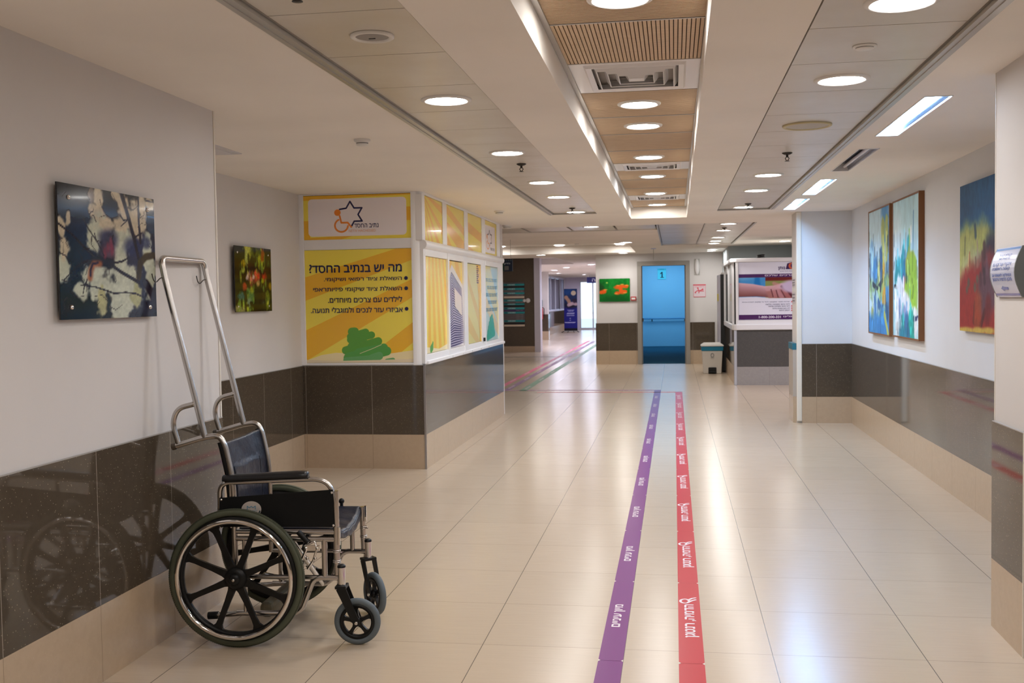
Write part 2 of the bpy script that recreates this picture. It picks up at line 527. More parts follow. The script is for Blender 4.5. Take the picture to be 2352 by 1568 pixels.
# walls (plaster boxes)
def wall(name, *boxes, m_=None):
    m = MB()
    for b in boxes: m.box(*b)
    return struct(name, m, m_ or WALL)
wall('wall_left', (XL - 1.0, XL, Y0, 4.885, 0, 2.6))
wall('wall_recess', (-3.5, -3.24, 4.885, 13.05, 0, 2.6))
wall('wall_niche', (XN, XN + .25, Y0, 12.3, 0, 2.6), m_=WALLW)
wall('wall_niche_end', (1.43, 4.8, 12.3, 12.75, 0, 2.6), m_=WALLW)
wall('wall_pillar', (1.374, 1.43, 12.315, 12.75, 0, 2.6))
wall('wall_column', (1.374, XN, 4.40, 4.815, 0, 2.6))
wall('wall_back', (-3.4, 2.4, Y0 - .2, Y0, 0, 2.6))
wall('wall_left_far', (-5.2, -4.95, 13.05, 48.2, 0, .95), (-5.2, -4.95, 13.05, 40.6, .95, 2.36), (-5.2, -4.95, 50.2, 50.3, .95, 2.36),
     (-5.2, -4.95, 47.6, 48.2, .95, 2.36), (-5.2, -4.95, 13.05, 48.2, 2.36, 2.6))
wall('wall_behind_booth', (-5.2, -2.15, 13.052, 13.2, 0, 2.6))
wall('wall_right_far', (4.6, 4.85, 12.75, 20.4, 0, 2.6))
wall('wall_dim_grey', (1.03, 4.85, 20.4, 23.2, 0, 2.6), m_=DIM_WALL)
# far wall with the doorway of the blue lobby
wall('wall_far', (-1.69, -.79, 23.0, 23.25, 0, 2.6), (.32, 1.03, 23.0, 23.25, 0, 2.6), (-.79, .32, 23.0, 23.25, 2.23, 2.6))
wall('wall_corridor_right', (-1.69, -1.6, 23.25, 48.2, 0, 2.6))
wall('wall_corridor_end', (-4.95, -4.28, 48.0, 48.2, 0, 2.6), (-4.28, -1.69, 48.0, 48.2, 2.25, 2.6), m_=plaster('lilac_lit_white', (.60, .56, .68)))  # white end wall; the lilac of the cool light is put into its colour

# ceiling: one slab with its recesses cut out
HOLES = {'coffer': (-.50, .155, Y0, 12.70), 'left': (-1.335, -.845, Y0, 11.75), 'right': (.475, 1.035, Y0, 11.80),
         'tiles': (-.22, 1.04, 13.85, 19.5), 'cross': (-4.95, -.225, 13.87, 14.92), 'farcoffer': (-4.95, -.79, 18.2, 22.2), 'lastcoffer': (-4.95, -2.72, 24.2, 29.0), 'lobby': (-1.6, 1.03, 23.26, 31.4)}
TUBES = [(5.30, 6.55), (7.11, 8.33), (8.90, 10.20), (10.65, 11.92)]
for i, (a, b) in enumerate(TUBES): HOLES['t%d' % i] = (1.188, 1.322, a, b)
def slab(x0, x1, y0, y1, holes, z0, z1):
    xs = sorted({x0, x1} | {h[k] for h in holes for k in (0, 1)}); ys = sorted({y0, y1} | {h[k] for h in holes for k in (2, 3)})
    m = MB()
    for ya, yb in zip(ys, ys[1:]):
        run = None
        for xa, xb in zip(xs, xs[1:]):
            cx, cyy = (xa + xb) / 2, (ya + yb) / 2
            solid = not any(h[0] < cx < h[1] and h[2] < cyy < h[3] for h in holes)
            if solid: run = (run[0], xb) if run else (xa, xb)
            if (not solid or xb == xs[-1]) and run: m.box(run[0], run[1], ya, yb, z0, z1); run = None
    return m
m = slab(-5.2, 5.0, Y0 - .2, 48.2, list(HOLES.values()), ZC, 2.56)
m.box(-5.2, 5.0, Y0 - .2, 23.26, 2.565, 2.70); m.box(-5.2, -1.6, 23.26, 48.2, 2.565, 2.70)
m.prism([(.098, Y0), (.156, Y0), (.156, 12.7)], ZC + .0005, 2.56)        # the coffer's right side runs slightly askew
ceil_o = struct('ceiling', m, CEIL)

def panel_strip(x0, x1, ys, z=2.412, mats_=PANEL):
    for a, b in zip(ys, ys[1:]):
        mm = MB(); mm.box(x0 + .012, x1 - .012, a + .003, b - .003, z, z + .02)
        o = mm.build('ceiling_panel', mats_, ceil_o)
ysL = [Y0 + .1] + [3.36 - .615 * k for k in range(13, 0, -1)] + [3.36, 3.977, 4.592, 5.222, 5.80, 6.37, 6.97, 7.55, 8.15, 8.76, 9.37, 9.98, 10.58, 11.18, 11.74]
ysR = [Y0 + .1] + [3.92 - .605 * k for k in range(14, 0, -1)] + [3.92, 4.512, 5.125, 5.745, 6.32, 6.90, 7.50, 8.11, 8.72, 9.33, 9.94, 10.55, 11.16, 11.79]
panel_strip(*HOLES['left'][:2], ysL); panel_strip(*HOLES['right'][:2], ysR)
yz = [13.86, 14.8, 15.4, 16.0, 16.6, 17.2, 17.8, 18.4, 19.0, 19.49]
panel_strip(-.21, .41, yz); panel_strip(.41, 1.035, yz)
for k in range(7): panel_strip(-.79 - .62 * (k + 1) + .01 + .0, -.79 - .62 * k, [13.88, 14.91])
panel_strip(-.785, -.235, [13.88, 14.91])
# dark backing above the metal panels, aluminium edge profiles
m = MB()
for k in ('left', 'right', 'tiles', 'cross'):
    h = HOLES[k]; m.box(h[0], h[1], h[2], h[3], 2.45, 2.46)
m.build('panel_backing', DARK, ceil_o)
m = MB()
for (x, w) in ((-1.385, .052), (1.032, .052)):
    m.box(x, x + w, Y0, 11.77, ZC - .006, ZC + .012)
    m.box(x + w * .42, x + w * .5, Y0, 11.77, ZC - .010, ZC - .004)
m.box(-1.385, -.845, 11.745, 11.775, ZC - .004, ZC + .012); m.box(.475, 1.084, 11.795, 11.815, ZC - .004, ZC + .012)
m.box(1.035, 1.06, 13.85, 19.5, ZC - .004, ZC + .012); m.box(.403, .417, 13.87, 19.5, ZC + .004, ZC + .02)
m.box(-.225, -.205, 13.85, 19.5, ZC - .004, ZC + .012)
o = m.build('trim_ceiling', ALU); o['kind'] = 'structure'
# coffer lining: oak panels (their ribs are part of the panel), side channels
ZP = 2.535
def rib_panel(y0, y1, across):
    x0, x1 = -.475, .13
    m = MB(); m.k = 0; gd = .0008 if across else .006; m.box(x0, x1, y0 + .006, y1 - .006, ZP + gd, ZP + .018)
    m.k = 1
    if across:
        n = int((y1 - y0) / .0172)
        for i in range(n):
            a = y0 + .006 + (y1 - y0 - .012) * i / n; m.box(x0, x1, a, a + .0110, ZP, ZP + .0012)
    else:
        n = 35
        for i in range(n):
            a = x0 + (x1 - x0) * i / n; m.box(a, a + .0132, y0 + .006, y1 - .006, ZP, ZP + .007)
    m.build('oak_rib_panel', [GROOVE, WOOD], ceil_o)
YD = [(4.86, 5.56), (8.52, 9.02), (11.23, 11.78)]
cof = [(-.9, -.3, 1), (-.3, .3, 1), (.3, .9, 1), (.9, 1.5, 1), (1.5, 2.1, 1), (2.1, 2.7, 1), (2.7, 3.4, 1), (3.4, 4.15, 1), (4.15, 4.86, 0), (5.56, 6.33, 1), (6.33, 7.0, 1), (7.0, 7.79, 1), (7.79, 8.52, 1), (9.02, 9.73, 1), (9.73, 10.5, 1), (10.5, 11.23, 1), (11.78, 12.44, 1), (12.44, 12.69, 1)]
for a, b, k in cof: rib_panel(a, b, k)
m = MB()
m.box(-.499, -.475, Y0, 12.69, ZP - .006, ZP + .02); m.box(.128, .154, Y0, 12.69, ZP - .006, ZP + .02)
m.box(-.475, .13, Y0, -.9, ZP, ZP + .02)
for a, b, k in cof: m.box(-.475, .13, b - .006, b + .006, ZP - .002, ZP + .01)
m.build('coffer_channel', ALU, ceil_o)
# far coffers: thin shadow line where they meet the ceiling
# tile cladding: dado 0.3 .. 0.9, skirting 0 .. 0.3 (they stand 8 mm proud of the plaster)
T = .008
def clad(side, boxes, ms):
    """boxes: (x0,x1,y0,y1, dado material, skirting material)"""
    m = MB(); mats_ = []
    for x0, x1, y0, y1, d, s_ in boxes:
        for k, (mm, a, b) in enumerate(((d, .3, .9), (s_, 0.0, .299))):
            if mm not in mats_: mats_.append(mm)
            m.k = mats_.index(mm); m.box(x0, x1, y0, y1, a, b)
        if ALU not in mats_: mats_.append(ALU)
        m.k = mats_.index(ALU); m.box(x0, x1, y0, y1, .9, .904)
    o = struct('baseboard_' + side, m, mats_); return o
clad('left', [(XL, XL + T, Y0, 4.885, DADO_Y, SKIRT_Y)], 0)
clad('recess', [(-3.24, -3.24 + T, 4.885, 8.83, DADO_Y, SKIRT_Y)], 0)
clad('niche', [(XN - T, XN, 4.815, 12.29, DADO_N, SKIRT_Y), (1.43, XN - T, 12.29, 12.30, DADO_X, SKIRT_X)], 0)
clad('column', [(1.363, 1.374, 4.40, 4.822, DADO_Y, SKIRT_Y), (1.374, XN - T, 4.815, 4.822, DADO_X, SKIRT_X), (XN - T, XN, Y0, 4.40, DADO_N, SKIRT_Y)], 0)
clad('far', [(-1.70, -.79, 22.985, 23.0, DADO_X, SKIRT_X), (.32, .86, 22.985, 23.0, DADO_X, SKIRT_X)], 0)
clad('corridor', [(-4.95, -4.935, 28.9, 48.0, DADO_Y, SKIRT_Y), (-4.935, -4.40, 47.985, 48.0, DADO_X, SKIRT_X)], 0)
PBOARD = mat('beige_guard_board', (.46, .41, .36), .5)
clad('pillar', [(1.335, 1.374, 12.33, 12.76, PBOARD, SKIRT_Y)], 0)
m = MB(); m.box(1.330, 1.374, 12.328, 12.762, .835, .908); o = struct('trim_pillar_rail', m, mat('teal_rail', S(40, 110, 130), .4))
# white corner guard, column corner beads, steel edge of the near column
m = MB(); m.box(1.374, 1.43, 12.285, 12.318, 0.02, ZC); o = struct('trim_corner_guard', m, mat('cream_guard', (.80, .76, .68), .45), bevel=.008)
m = MB(); m.box(1.362, 1.376, 4.397, 4.403, 0, .905); m.box(1.3725, 1.3785, 4.39, 4.40, .9, ZC); m.box(1.372, 1.385, 4.812, 4.820, .905, ZC); m.box(XL - .002, XL + .004, 4.876, 4.889, .9, ZC)
struct('trim_column_edge', m, mat('cream_bead', (.78, .73, .66), .5))
m = MB(); m.box(-4.22, -2.53, 26.02, 26.14, -.001, .002); struct('trim_floor_joint', m, mat('black_joint', (.03, .03, .028), .6))
# the tiled pier with the directory, the white column next to it and the pillar behind
m = MB(); m.k = 0; m.box(-4.95, -3.78, 28.5, 28.9, .16, 2.6); m.k = 1; m.box(-4.95, -3.78, 28.5, 28.9, 0, .16)
struct('wall_pier', m, [stone('brown_pier_tile', (.10, .076, .052), DADO_S, 'x', -4.35, .6, (.10, .08, .06), .18), SKIRT_X])
m = MB(); m.box(-3.78, -3.62, 28.48, 28.9, 0, 2.6); struct('trim_pier_edge', m, mat('lilac_white', (.66, .64, .72), .35))
m = MB(); m.k = 0; m.box(-4.95, -4.42, 36.9, 37.3, .9, 2.6); m.k = 1; m.box(-4.95, -4.40, 36.88, 37.3, .3, .9); m.k = 2; m.box(-4.95, -4.40, 36.88, 37.3, 0, .3)
struct('wall_pier_small', m, [WALL, DADO_X, SKIRT_X])

# blue lobby behind the doorway
BLUE = mat('blue_lobby_paint', (.33, .59, .75), .6)
m = MB(); m.box(-1.5, 1.0, 31.2, 31.4, 0, 2.75); m.box(-1.6, -1.5, 23.25, 31.4, 0, 2.75); m.box(.9, 1.03, 23.25, 31.4, 0, 2.75); m.box(-1.6, 1.03, 23.25, 31.4, 2.705, 2.8)
struct('wall_lobby', m, BLUE)
m = MB(); m.box(-1.5, .9, 23.12, 31.2, 0, .004); struct('floor_lobby', m, mat('blue_lobby_floor', (.02, .07, .11), .7, spec=.03))
# door frame
FRAME = mat('grey_door_frame', (.30, .275, .245), .45)
m = MB(); m.box(-.79, -.70, 22.95, 23.27, 0, 2.135); m.box(.245, .335, 22.95, 23.27, 0, 2.135); m.box(-.79, .335, 22.95, 23.27, 2.135, 2.23)
m.box(-.70, -.68, 23.02, 23.06, 0, 2.135); m.box(.225, .245, 23.02, 23.06, 0, 2.135)
d1 = struct('door_1', m, FRAME, bevel=.004)
m = MB(); m.box(-.705, -.66, 22.98, 23.01, .93, 1.0); m.build('latch_plate', mat('dark_latch', (.05, .05, .05), .4), d1)
# glass doors at the end of the long corridor
m = MB()
for x in (-4.28, -3.70, -3.12, -2.50, -1.76): m.box(x, x + .06, 48.035, 48.095, .09, 2.17)
m.box(-4.28, -1.69, 48.03, 48.1, 2.17, 2.25); m.box(-4.28, -1.69, 48.03, 48.1, 0, .09)
d2 = struct('door_2', m, mat('grey_white_frame', (.55, .56, .60), .35))
m = MB()
for a, b in ((-4.22, -3.70), (-3.64, -3.12), (-3.06, -2.50), (-2.44, -1.76)): m.box(a, b, 48.05, 48.065, .09, 2.17)
m.build('door_pane', GLASS, d2)
m = MB(); m.tube([(-3.66, 47.98, .8), (-3.66, 47.98, 1.5)], .02, 8); m.build('door_handle', CHROME, d2)
# corridor window on the left
m = MB()
for y in (40.6, 42.3, 44.0, 45.8, 47.5): m.box(-4.99, -4.93, y, y + .1, .95, 2.36)
m.box(-5.0, -4.88, 40.55, 47.65, .93, .99); m.box(-4.99, -4.93, 40.6, 47.6, 2.29, 2.36)
w1 = struct('window_1', m, mat('lilac_frame', (.62, .62, .74), .4))
m = MB(); m.box(-4.97, -4.965, 40.65, 47.55, .99, 2.29); m.build('window_pane', GLASS, w1)
m = MB(); m.grid(lambda u, v: (-5.06 + .03 * math.sin(u * 120), 42.4 + 5.1 * u, .99 + 1.3 * v), 120, 1); m.build('window_curtain', mat('blue_grey_curtain', (.34, .42, .60), .8), w1)
m = MB(); m.box(-5.9, -5.89, 39, 49, 0, 3); m.build('window_backdrop', mat('pale_daylit_wall', (.8, .85, .95), .8), w1)

# ================================================================ lamps
def downlight(loc, label, group, lens=LENS_W, r=.094):
    t = thing('downlight', label, 'ceiling light', loc, 0, group)
    m = MB(); m.lathe([(r, .004), (r + .001, -.006), (r + .012, -.010), (r + .026, -.004), (r + .027, .002)], 32); m.build('trim_ring', WHITEP, t)
    m = MB(); m.disc((0, 0, -.003), r + .0005, 32); m.build('lens', lens, t)
    return t
ordn = ['nearest', 'second nearest', 'third nearest', 'fourth nearest', 'fifth nearest', 'sixth nearest', 'seventh nearest', 'eighth nearest', 'ninth nearest']
first = {}
def lamp_row(x, z, ys, where, group, lens=LENS_W, hidden=()):
    key = lens.name
    k = 0
    for y in ys:
        if y in hidden: lb = 'added unseen downlight overhead behind the view, %s' % where  # out-of-view lamps, added because the near end needs more light
        else: lb = ('%s lit downlight %s' % (ordn[k], where)) if len(ys) - len(hidden) > 1 else 'lit downlight ' + where; k += 1
        if key not in first: first[key] = downlight((x, y, z), lb, group, lens)
        else: dup(first[key], (x, y, z), lb, group=group)
lamp_row(-1.06, 2.411, [-.4, 2.2, 4.92, 6.765, 8.547, 9.81, 11.57], 'of the panel strip left of the oak coffer', 'downlights in the left panel strip', hidden=(-.4, 2.2))
lamp_row(.740, 2.411, [-.4, 1.6, 3.614, 4.854, 8.534, 9.75, 11.54], 'of the panel strip right of the oak coffer', 'downlights in the right panel strip', hidden=(-.4, 1.6))
lamp_row(-.183, ZP - .001, [-.6, 1.8, 3.83, 5.92, 6.67, 8.16, 11.02, 12.36], 'of the white ones on the oak panels', 'downlights in the oak coffer', hidden=(-.6, 1.8))
lamp_row(-.183, ZP - .001, [9.46], 'with bluish light in the oak coffer', 'downlights in the oak coffer', LENS_C)
lamp_row(.712, 2.411, [14.14, 15.54, 17.37, 18.457, 19.30], 'in the square tiles before the blue doorway', 'downlights before the blue doorway')
lamp_row(.765, ZC, [21.5, 22.2], 'close above the wall right of the blue doorway', 'downlights above the far wall')
lamp_row(-1.085, 2.411, [14.06], 'alone in the cross strip of ceiling tiles', 'downlights beyond the booth')
lamp_row(-1.06, ZC, [22.38], 'close above the green flower picture', 'downlights above the far wall')
lamp_row(-.80, ZC, [18.05], 'at the corner of the far white coffer', 'downlights beyond the booth')
for x, w in ((-1.1, 'at its right end'), (-2.35, 'in its middle'), (-3.6, 'at its left')): lamp_row(x, 2.555, [21.80], 'inside the far white coffer, ' + w, 'downlights in the far coffer')
lamp_row(-2.83, ZC, [22.5], 'on the ceiling edge past the far white coffer', 'downlights beyond the booth')
lamp_row(1.915, ZC, [18.85], 'above the kiosk with the hands poster', 'downlights beyond the booth')
for (x, y), w in zip([(-4.16, 30.6), (-3.27, 32.2), (-3.94, 34.9), (-2.30, 29.6), (-2.6, 37.0), (-3.6, 42.5), (-3.2, 46.5), (-4.3, 39.5)],
                     ['above the tiled directory pier', 'over the far corridor behind the pier', 'in front of the extinguisher pillar', 'at the edge of the green-flower wall', 'added far down the corridor near its right wall', 'added above the blue banner', 'added close to the glass doors', 'added beside the lilac corridor windows']):  # lamps called added are extra, put in to brighten the long corridor
    lamp_row(x, ZC, [y], w, 'downlights in the long corridor', LENS_L)
for x, y, w in ((2.0, 14.0, 'added unseen close behind the niche end wall'), (2.6, 15.6, 'added unseen to light the kiosk poster'), (3.8, 15.0, 'added unseen far right of the kiosk')): lamp_row(x, ZC, [y], w, 'added unseen downlights behind the niche', LENS_L if x == 2.6 else LENS_C)  # lamps added out of sight to brighten the kiosk and its poster
lamp_row(-3.5, 2.5285, [26.5], 'inside the last white coffer', 'downlights in the long corridor')

for i, (a, b) in enumerate(TUBES):
    t = thing('fluorescent_fixture', ['recessed fluorescent fixture nearest the column, its blue-white tube lit', 'recessed fluorescent fixture with a dark tube, second from the column',
              'recessed lit fluorescent fixture between the dark one and the farthest one', 'farthest recessed fluorescent fixture, beside the white corner guard'][i], 'ceiling light', (1.255, (a + b) / 2, ZC), 0, 'fluorescent fixtures over the picture niche')
    L = b - a - .014; h = .066
    m = MB()
    for x0, x1, y0, y1 in ((-.0665, -.062, -L / 2 - .006, L / 2 + .006), (.062, .0665, -L / 2 - .006, L / 2 + .006), (-.062, .062, -L / 2 - .006, -L / 2), (-.062, .062, L / 2, L / 2 + .006)): m.box(x0, x1, y0, y1, -.004, h)
    m.box(-.066, .066, -L / 2, L / 2, h, h + .005); m.build('housing', WHITE_ALU, t)
    m = MB(); m.grid(lambda u, v: (-.061 + .122 * u, -L / 2 + L * v, .004 + .055 * max(0, math.sin(math.pi * u)) ** .6), 12, 1); m.build('reflector', mat('mirror_reflector', (.20, .22, .31), .16, 1.0), t)
    m = MB(); m.tube([(.030, -L / 2 + .03, .030), (.030, L / 2 - .03, .030)], .013, 10); m.build('tube', TUBE_ON if i != 1 else mat('dark_tube', (.75, .73, .78), .3), t)

def blue_light(loc, sx, sy, label):
    t = thing('ceiling_light_panel', label, 'ceiling light', loc)
    m = MB(); m.box(-sx / 2 - .03, sx / 2 + .03, -sy / 2 - .03, sy / 2 + .03, -.012, .005); m.build('frame', WHITEP, t)
    m = MB(); m.box(-sx / 2, sx / 2, -sy / 2, sy / 2, -.016, -.012); m.build('diffuser', mat('lit_blue_diffuser', (1, 1, 1), .5, emit=(.40, .74, 1.0), estr=3.3), t)
blue_light((-.3, 29.6, 2.70), 1.4, 1.5, 'blue-lit ceiling panel inside the lobby behind the doorway')

# ================================================================ small ceiling things
def vent(y0, y1, label, grp):
    t = thing('air_diffuser', label, 'air vent', (-.1725, (y0 + y1) / 2, ZP), 0, grp)
    w, l = .302, (y1 - y0) / 2 - .006
    m = MB()
    def ring(mm, a, b, c, d, za, zb):     # frustum ring from (a,b) half sizes at za to (c,d) at zb
        P = [(-a, -b, za), (a, -b, za), (a, b, za), (-a, b, za)]; Q = [(-c, -d, zb), (c, -d, zb), (c, d, zb), (-c, d, zb)]
        mm._add(P + Q, [(i, (i + 1) % 4, 4 + (i + 1) % 4, 4 + i) for i in range(4)])
    ring(m, w, l, w - .065, l - .05, .0, .002); ring(m, w - .065, l - .05, w - .075, l - .06, .002, -.010); ring(m, w - .075, l - .06, w - .10, l - .10, -.010, -.004)
    ring(m, w, l, w, l, .0, .03)
    m.build('frame', WHITE_ALU, t)
    m = MB(); m.box(-w + .05, w - .05, -l + .05, l - .05, .024, .0255); m.build('duct', mat('grey_duct', (.30, .28, .26), .7), t)
    a0, b0 = w - .10, l - .10
    for k in range(4):
        s1 = 1 - .24 * k
        mm = MB(); ring(mm, a0 * (s1 - .10), b0 * (s1 - .12), a0 * s1, b0 * s1, -.012, .020); ring(mm, a0 * (s1 - .10) - .004, b0 * (s1 - .12) - .004, a0 * (s1 - .10), b0 * (s1 - .12), -.010, -.012)
        mm.build('vane', WHITE_ALU, t)
    mm = MB(); mm.box(-a0 * .16, a0 * .16, -b0 * .13, b0 * .13, -.012, -.008); mm.build('core_plate', WHITE_ALU, t)
for (a, b), w in zip(YD, ('square white air diffuser nearest in the oak coffer, behind the wide ribbed panel', 'middle air diffuser in the oak coffer, between two downlights', 'farthest air diffuser in the oak coffer')): vent(a, b, w, 'air diffusers in the oak coffer')

def sprinkler(loc, label):
    t = thing('sprinkler', label, 'fire sprinkler', loc, 0, 'ceiling sprinklers')
    dk = mat('dark_bronze', (.05, .045, .04), .4, .7)
    m = MB(); m.lathe([(.034, .0), (.034, -.004), (.02, -.012), (.012, -.014), (0.0, -.014)], 20); m.build('rosette', dk, t)
    m = MB(); m.tube([(0, 0, -.012), (0, 0, -.030)], .008, 8); m.tube(rnd([(-.004, 0, -.028), (-.014, 0, -.036), (-.003, 0, -.052)], .01), .003, 6); m.tube(rnd([(.004, 0, -.028), (.014, 0, -.036), (.003, 0, -.052)], .01), .003, 6); m.build('bulb_frame', dk, t)
    m = MB(); m.lathe([(0, -.052), (.016, -.053), (.017, -.055), (0, -.056)], 14); m.build('deflector', dk, t)
sprinkler((-1.10, 3.03, 2.411), 'dark pendant sprinkler at the top edge of the picture, left panel strip')
sprinkler((-1.055, 7.36, 2.411), 'dark pendant sprinkler just past the second downlight in the left panel strip')
sprinkler((.755, 7.27, 2.411), 'dark pendant sprinkler beyond the round speaker in the right panel strip')
sprinkler((-1.055, 11.09, 2.411), 'dark pendant sprinkler before the last downlight of the left panel strip')
sprinkler((.765, 11.17, 2.411), 'dark pendant sprinkler before the last downlight of the right panel strip')
sprinkler((.70, 15.0, 2.411), 'dark pendant sprinkler between the first two downlights before the blue doorway')

def speaker(loc, r, label, rim, gr):
    t = thing('ceiling_speaker', label, 'speaker', loc, 0)
    m = MB(); m.lathe([(r, .0), (r, -.006), (r - .006, -.010), (r - .018, -.008), (r - .020, -.004)], 32); m.build('rim', rim, t)
    m = MB(); m.lathe([(r - .019, -.004), (r * .5, -.008), (0, -.009)], 32); m.build('grille', gr, t)
    if r < .1:
        m = MB(); m.box(-.012, .012, -.0015, .0015, -.012, -.008); m.build('maker_plate', mat('dark_plate', (.08, .08, .08), .4), t)
speaker((-1.06, 3.68, 2.411), .079, 'round ceiling speaker with a grey grille in the nearest left panels', WHITEP, mat('grey_grille', (.33, .31, .29), .6))
speaker((.745, 6.12, 2.411), .135, 'large flat ceiling speaker with a yellowed rim, right panel strip', mat('yellowed_rim', (.60, .52, .30), .5), mat('pale_grille', (.50, .47, .42), .6))

def detector(loc, label, r=.048, flat=1.0):
    t = thing('smoke_detector', label, 'smoke detector', loc, 0); t.scale.z = flat
    m = MB(); m.lathe([(r, 0), (r, -.010), (r * .92, -.014), (r * .74, -.015), (r * .74, -.022)], 24); m.build('base', WHITEP, t)
    m = MB(); m.lathe([(r * .72, -.020), (r * .72, -.026)], 24); m.build('vent_ring', mat('dark_vent_ring', (.06, .055, .05), .6), t)
    m = MB(); m.lathe([(r * .76, -.026), (r * .72, -.034), (r * .4, -.040), (0, -.041)], 24); m.build('cap', WHITEP, t)
detector((-1.78, 5.93, ZC), 'white smoke detector on the cream ceiling left of the panel strip')
detector((.73, 4.23, 2.411), 'flat white detector between the two nearest downlights of the right strip', .046, .35)
detector((-1.83, 11.06, ZC), 'white smoke detector above the side windows of the yellow booth', .055)
detector((-2.10, 13.30, ZC), 'white detector high at the far corner of the yellow booth', .07)
detector((-1.85, 20.3, 2.53), 'small detector inside the far white coffer', .055)
# access panel on the recess ceiling
t = thing('ceiling_hatch', 'square white access hatch on the ceiling by the left wall corner', 'hatch', (-2.98, 6.05, ZC))
m = MB(); m.box(-.31, .31, -.24, .24, -.006, .0); m.build('hatch_frame', mat('lilac_hatch', (.62, .60, .62), .4), t)
m = MB(); m.box(-.27, .27, -.20, .20, -.009, -.005); m.build('hatch_leaf', mat('hatch_leaf', (.66, .64, .66), .4), t)

# ================================================================ the yellow booth
YB, XB = 8.834, -2.134
m = MB(); m.box(-3.24, XB - .02, YB + .02, 13.05, 0, .9); m.box(-3.24, XB - .06, YB + .06, 13.05, .9, 2.42)
struct('wall_booth', m, mat('booth_inside', (.55, .5, .42), .8))
clad('booth', [(-3.232, XB - .012, YB, YB + .02, DADO_X, SKIRT_X), (XB - .02, XB, YB + .012, 13.05, stone('brown_tile_grey_sheen', (.095, .082, .072), DADO_S, 'y', 8.9, .6, (.14, .12, .10)), SKIRT_Y)], 0)  # side copy of the brown tile, greyed to carry its purple-grey reflection
m = MB(); m.prism([(XB - .013, YB - .003), (XB + .003, YB - .003), (XB + .003, YB + .013), (XB - .001, YB + .013), (XB - .001, YB + .001), (XB - .013, YB + .001)], 0, .91)
struct('trim_booth_corner', m, mat('steel_corner', (.45, .44, .45), .3, 1.0))

bt = thing('service_booth', 'white-framed corner booth glazed with yellow printed panels in Hebrew', 'booth', (XB, YB, .905))
def bm(): q = MB(); q.M = Matrix.Translation((-XB, -YB, -.905)); return q
q = bm()
q.box(-3.262, -3.20, YB, YB + .06, .905, ZC); q.box(-3.2, -2.232, YB + .003, YB + .06, .905, .925); q.box(-3.2, -2.232, YB + .003, YB + .06, 1.915, 2.003); q.box(-3.2, -2.232, YB + .003, YB + .06, 2.390, ZC)
q.build('sign_frame', WHITE_ALU, bt, bevel=.004)
q = bm(); a = [(XB - .1 + .1 * math.sin(t), YB + .1 - .1 * math.cos(t)) for t in [math.pi / 2 * i / 10 for i in range(11)]]
q.prism([(XB - .1, YB + .1)] + a, .905, ZC); q.build('corner_post', WHITE_ALU, bt)
q = bm()
yu = [(8.86, 9.66), (9.835, 10.69), (10.87, 11.68), (11.89, 12.70)]; yl = [(8.915, 9.80), (9.865, 10.57), (10.75, 11.60), (11.875, 12.76)]
q.box(XB - .06, XB, 8.93, 12.93, 2.376, ZC)
for a, b in zip([8.84] + [p[1] for p in yu], [p[0] for p in yu] + [12.93]): q.box(XB - .06, XB, a, b, 1.98, 2.376)
q.build('transom_frame', WHITE_ALU, bt, bevel=.004)
q = bm(); q.tube([(XB - .012, 8.86, 1.945), (XB - .012, 13.06, 1.945)], .042, 14); q.box(XB - .06, XB, 8.93, 13.06, 1.905, 1.985); q.build('rail', WHITE_ALU, bt)
q = bm()
for i, (a, b) in enumerate(zip([8.86] + [p[1] for p in yl], [p[0] for p in yl] + [13.06])): q.box(XB - .06, XB + (.012 if i in (1, 2) else 0), a, b, .91, 1.906)
for i, (a, b) in enumerate(yl): q.box(XB - .06, XB + .004, a - .01, b + .01, .93, .992 - (.015 if i == 3 else 0)); q.box(XB - .06, XB + .004, a - .01, b + .01, 1.848, 1.906)
q.box(XB - .06, XB + .02, 8.9, 13.07, .905, .935)
q.build('sliding_window_frame', WHITE_ALU, bt, bevel=.004)
q = bm()
for a, b, c, d in ((-3.2, -2.232, .924, 1.916), (-3.2, -2.232, 2.002, 2.391)): q.box(a, b, YB + .016, YB + .05, c, d)
for a, b in yu: q.box(XB - .05, XB - .016, a, b, 1.98, 2.378)
for a, b in yl: q.box(XB - .05, XB - .016, a, b, .975, 1.85)
q.build('gasket', DARK, bt)
q = bm()
for yy in (9.9, 10.4, 10.9, 11.4, 11.9): q.ball((XB + .021, yy, .92), .006, 8)
q.build('screw_head', CHROME, bt)
NAVY, YEL, ORA, PALE, WHT = (32, 34, 84), (255, 234, 92), (250, 194, 54), (252, 236, 186), (248, 240, 243)
ORAL = (240, 140, 50)
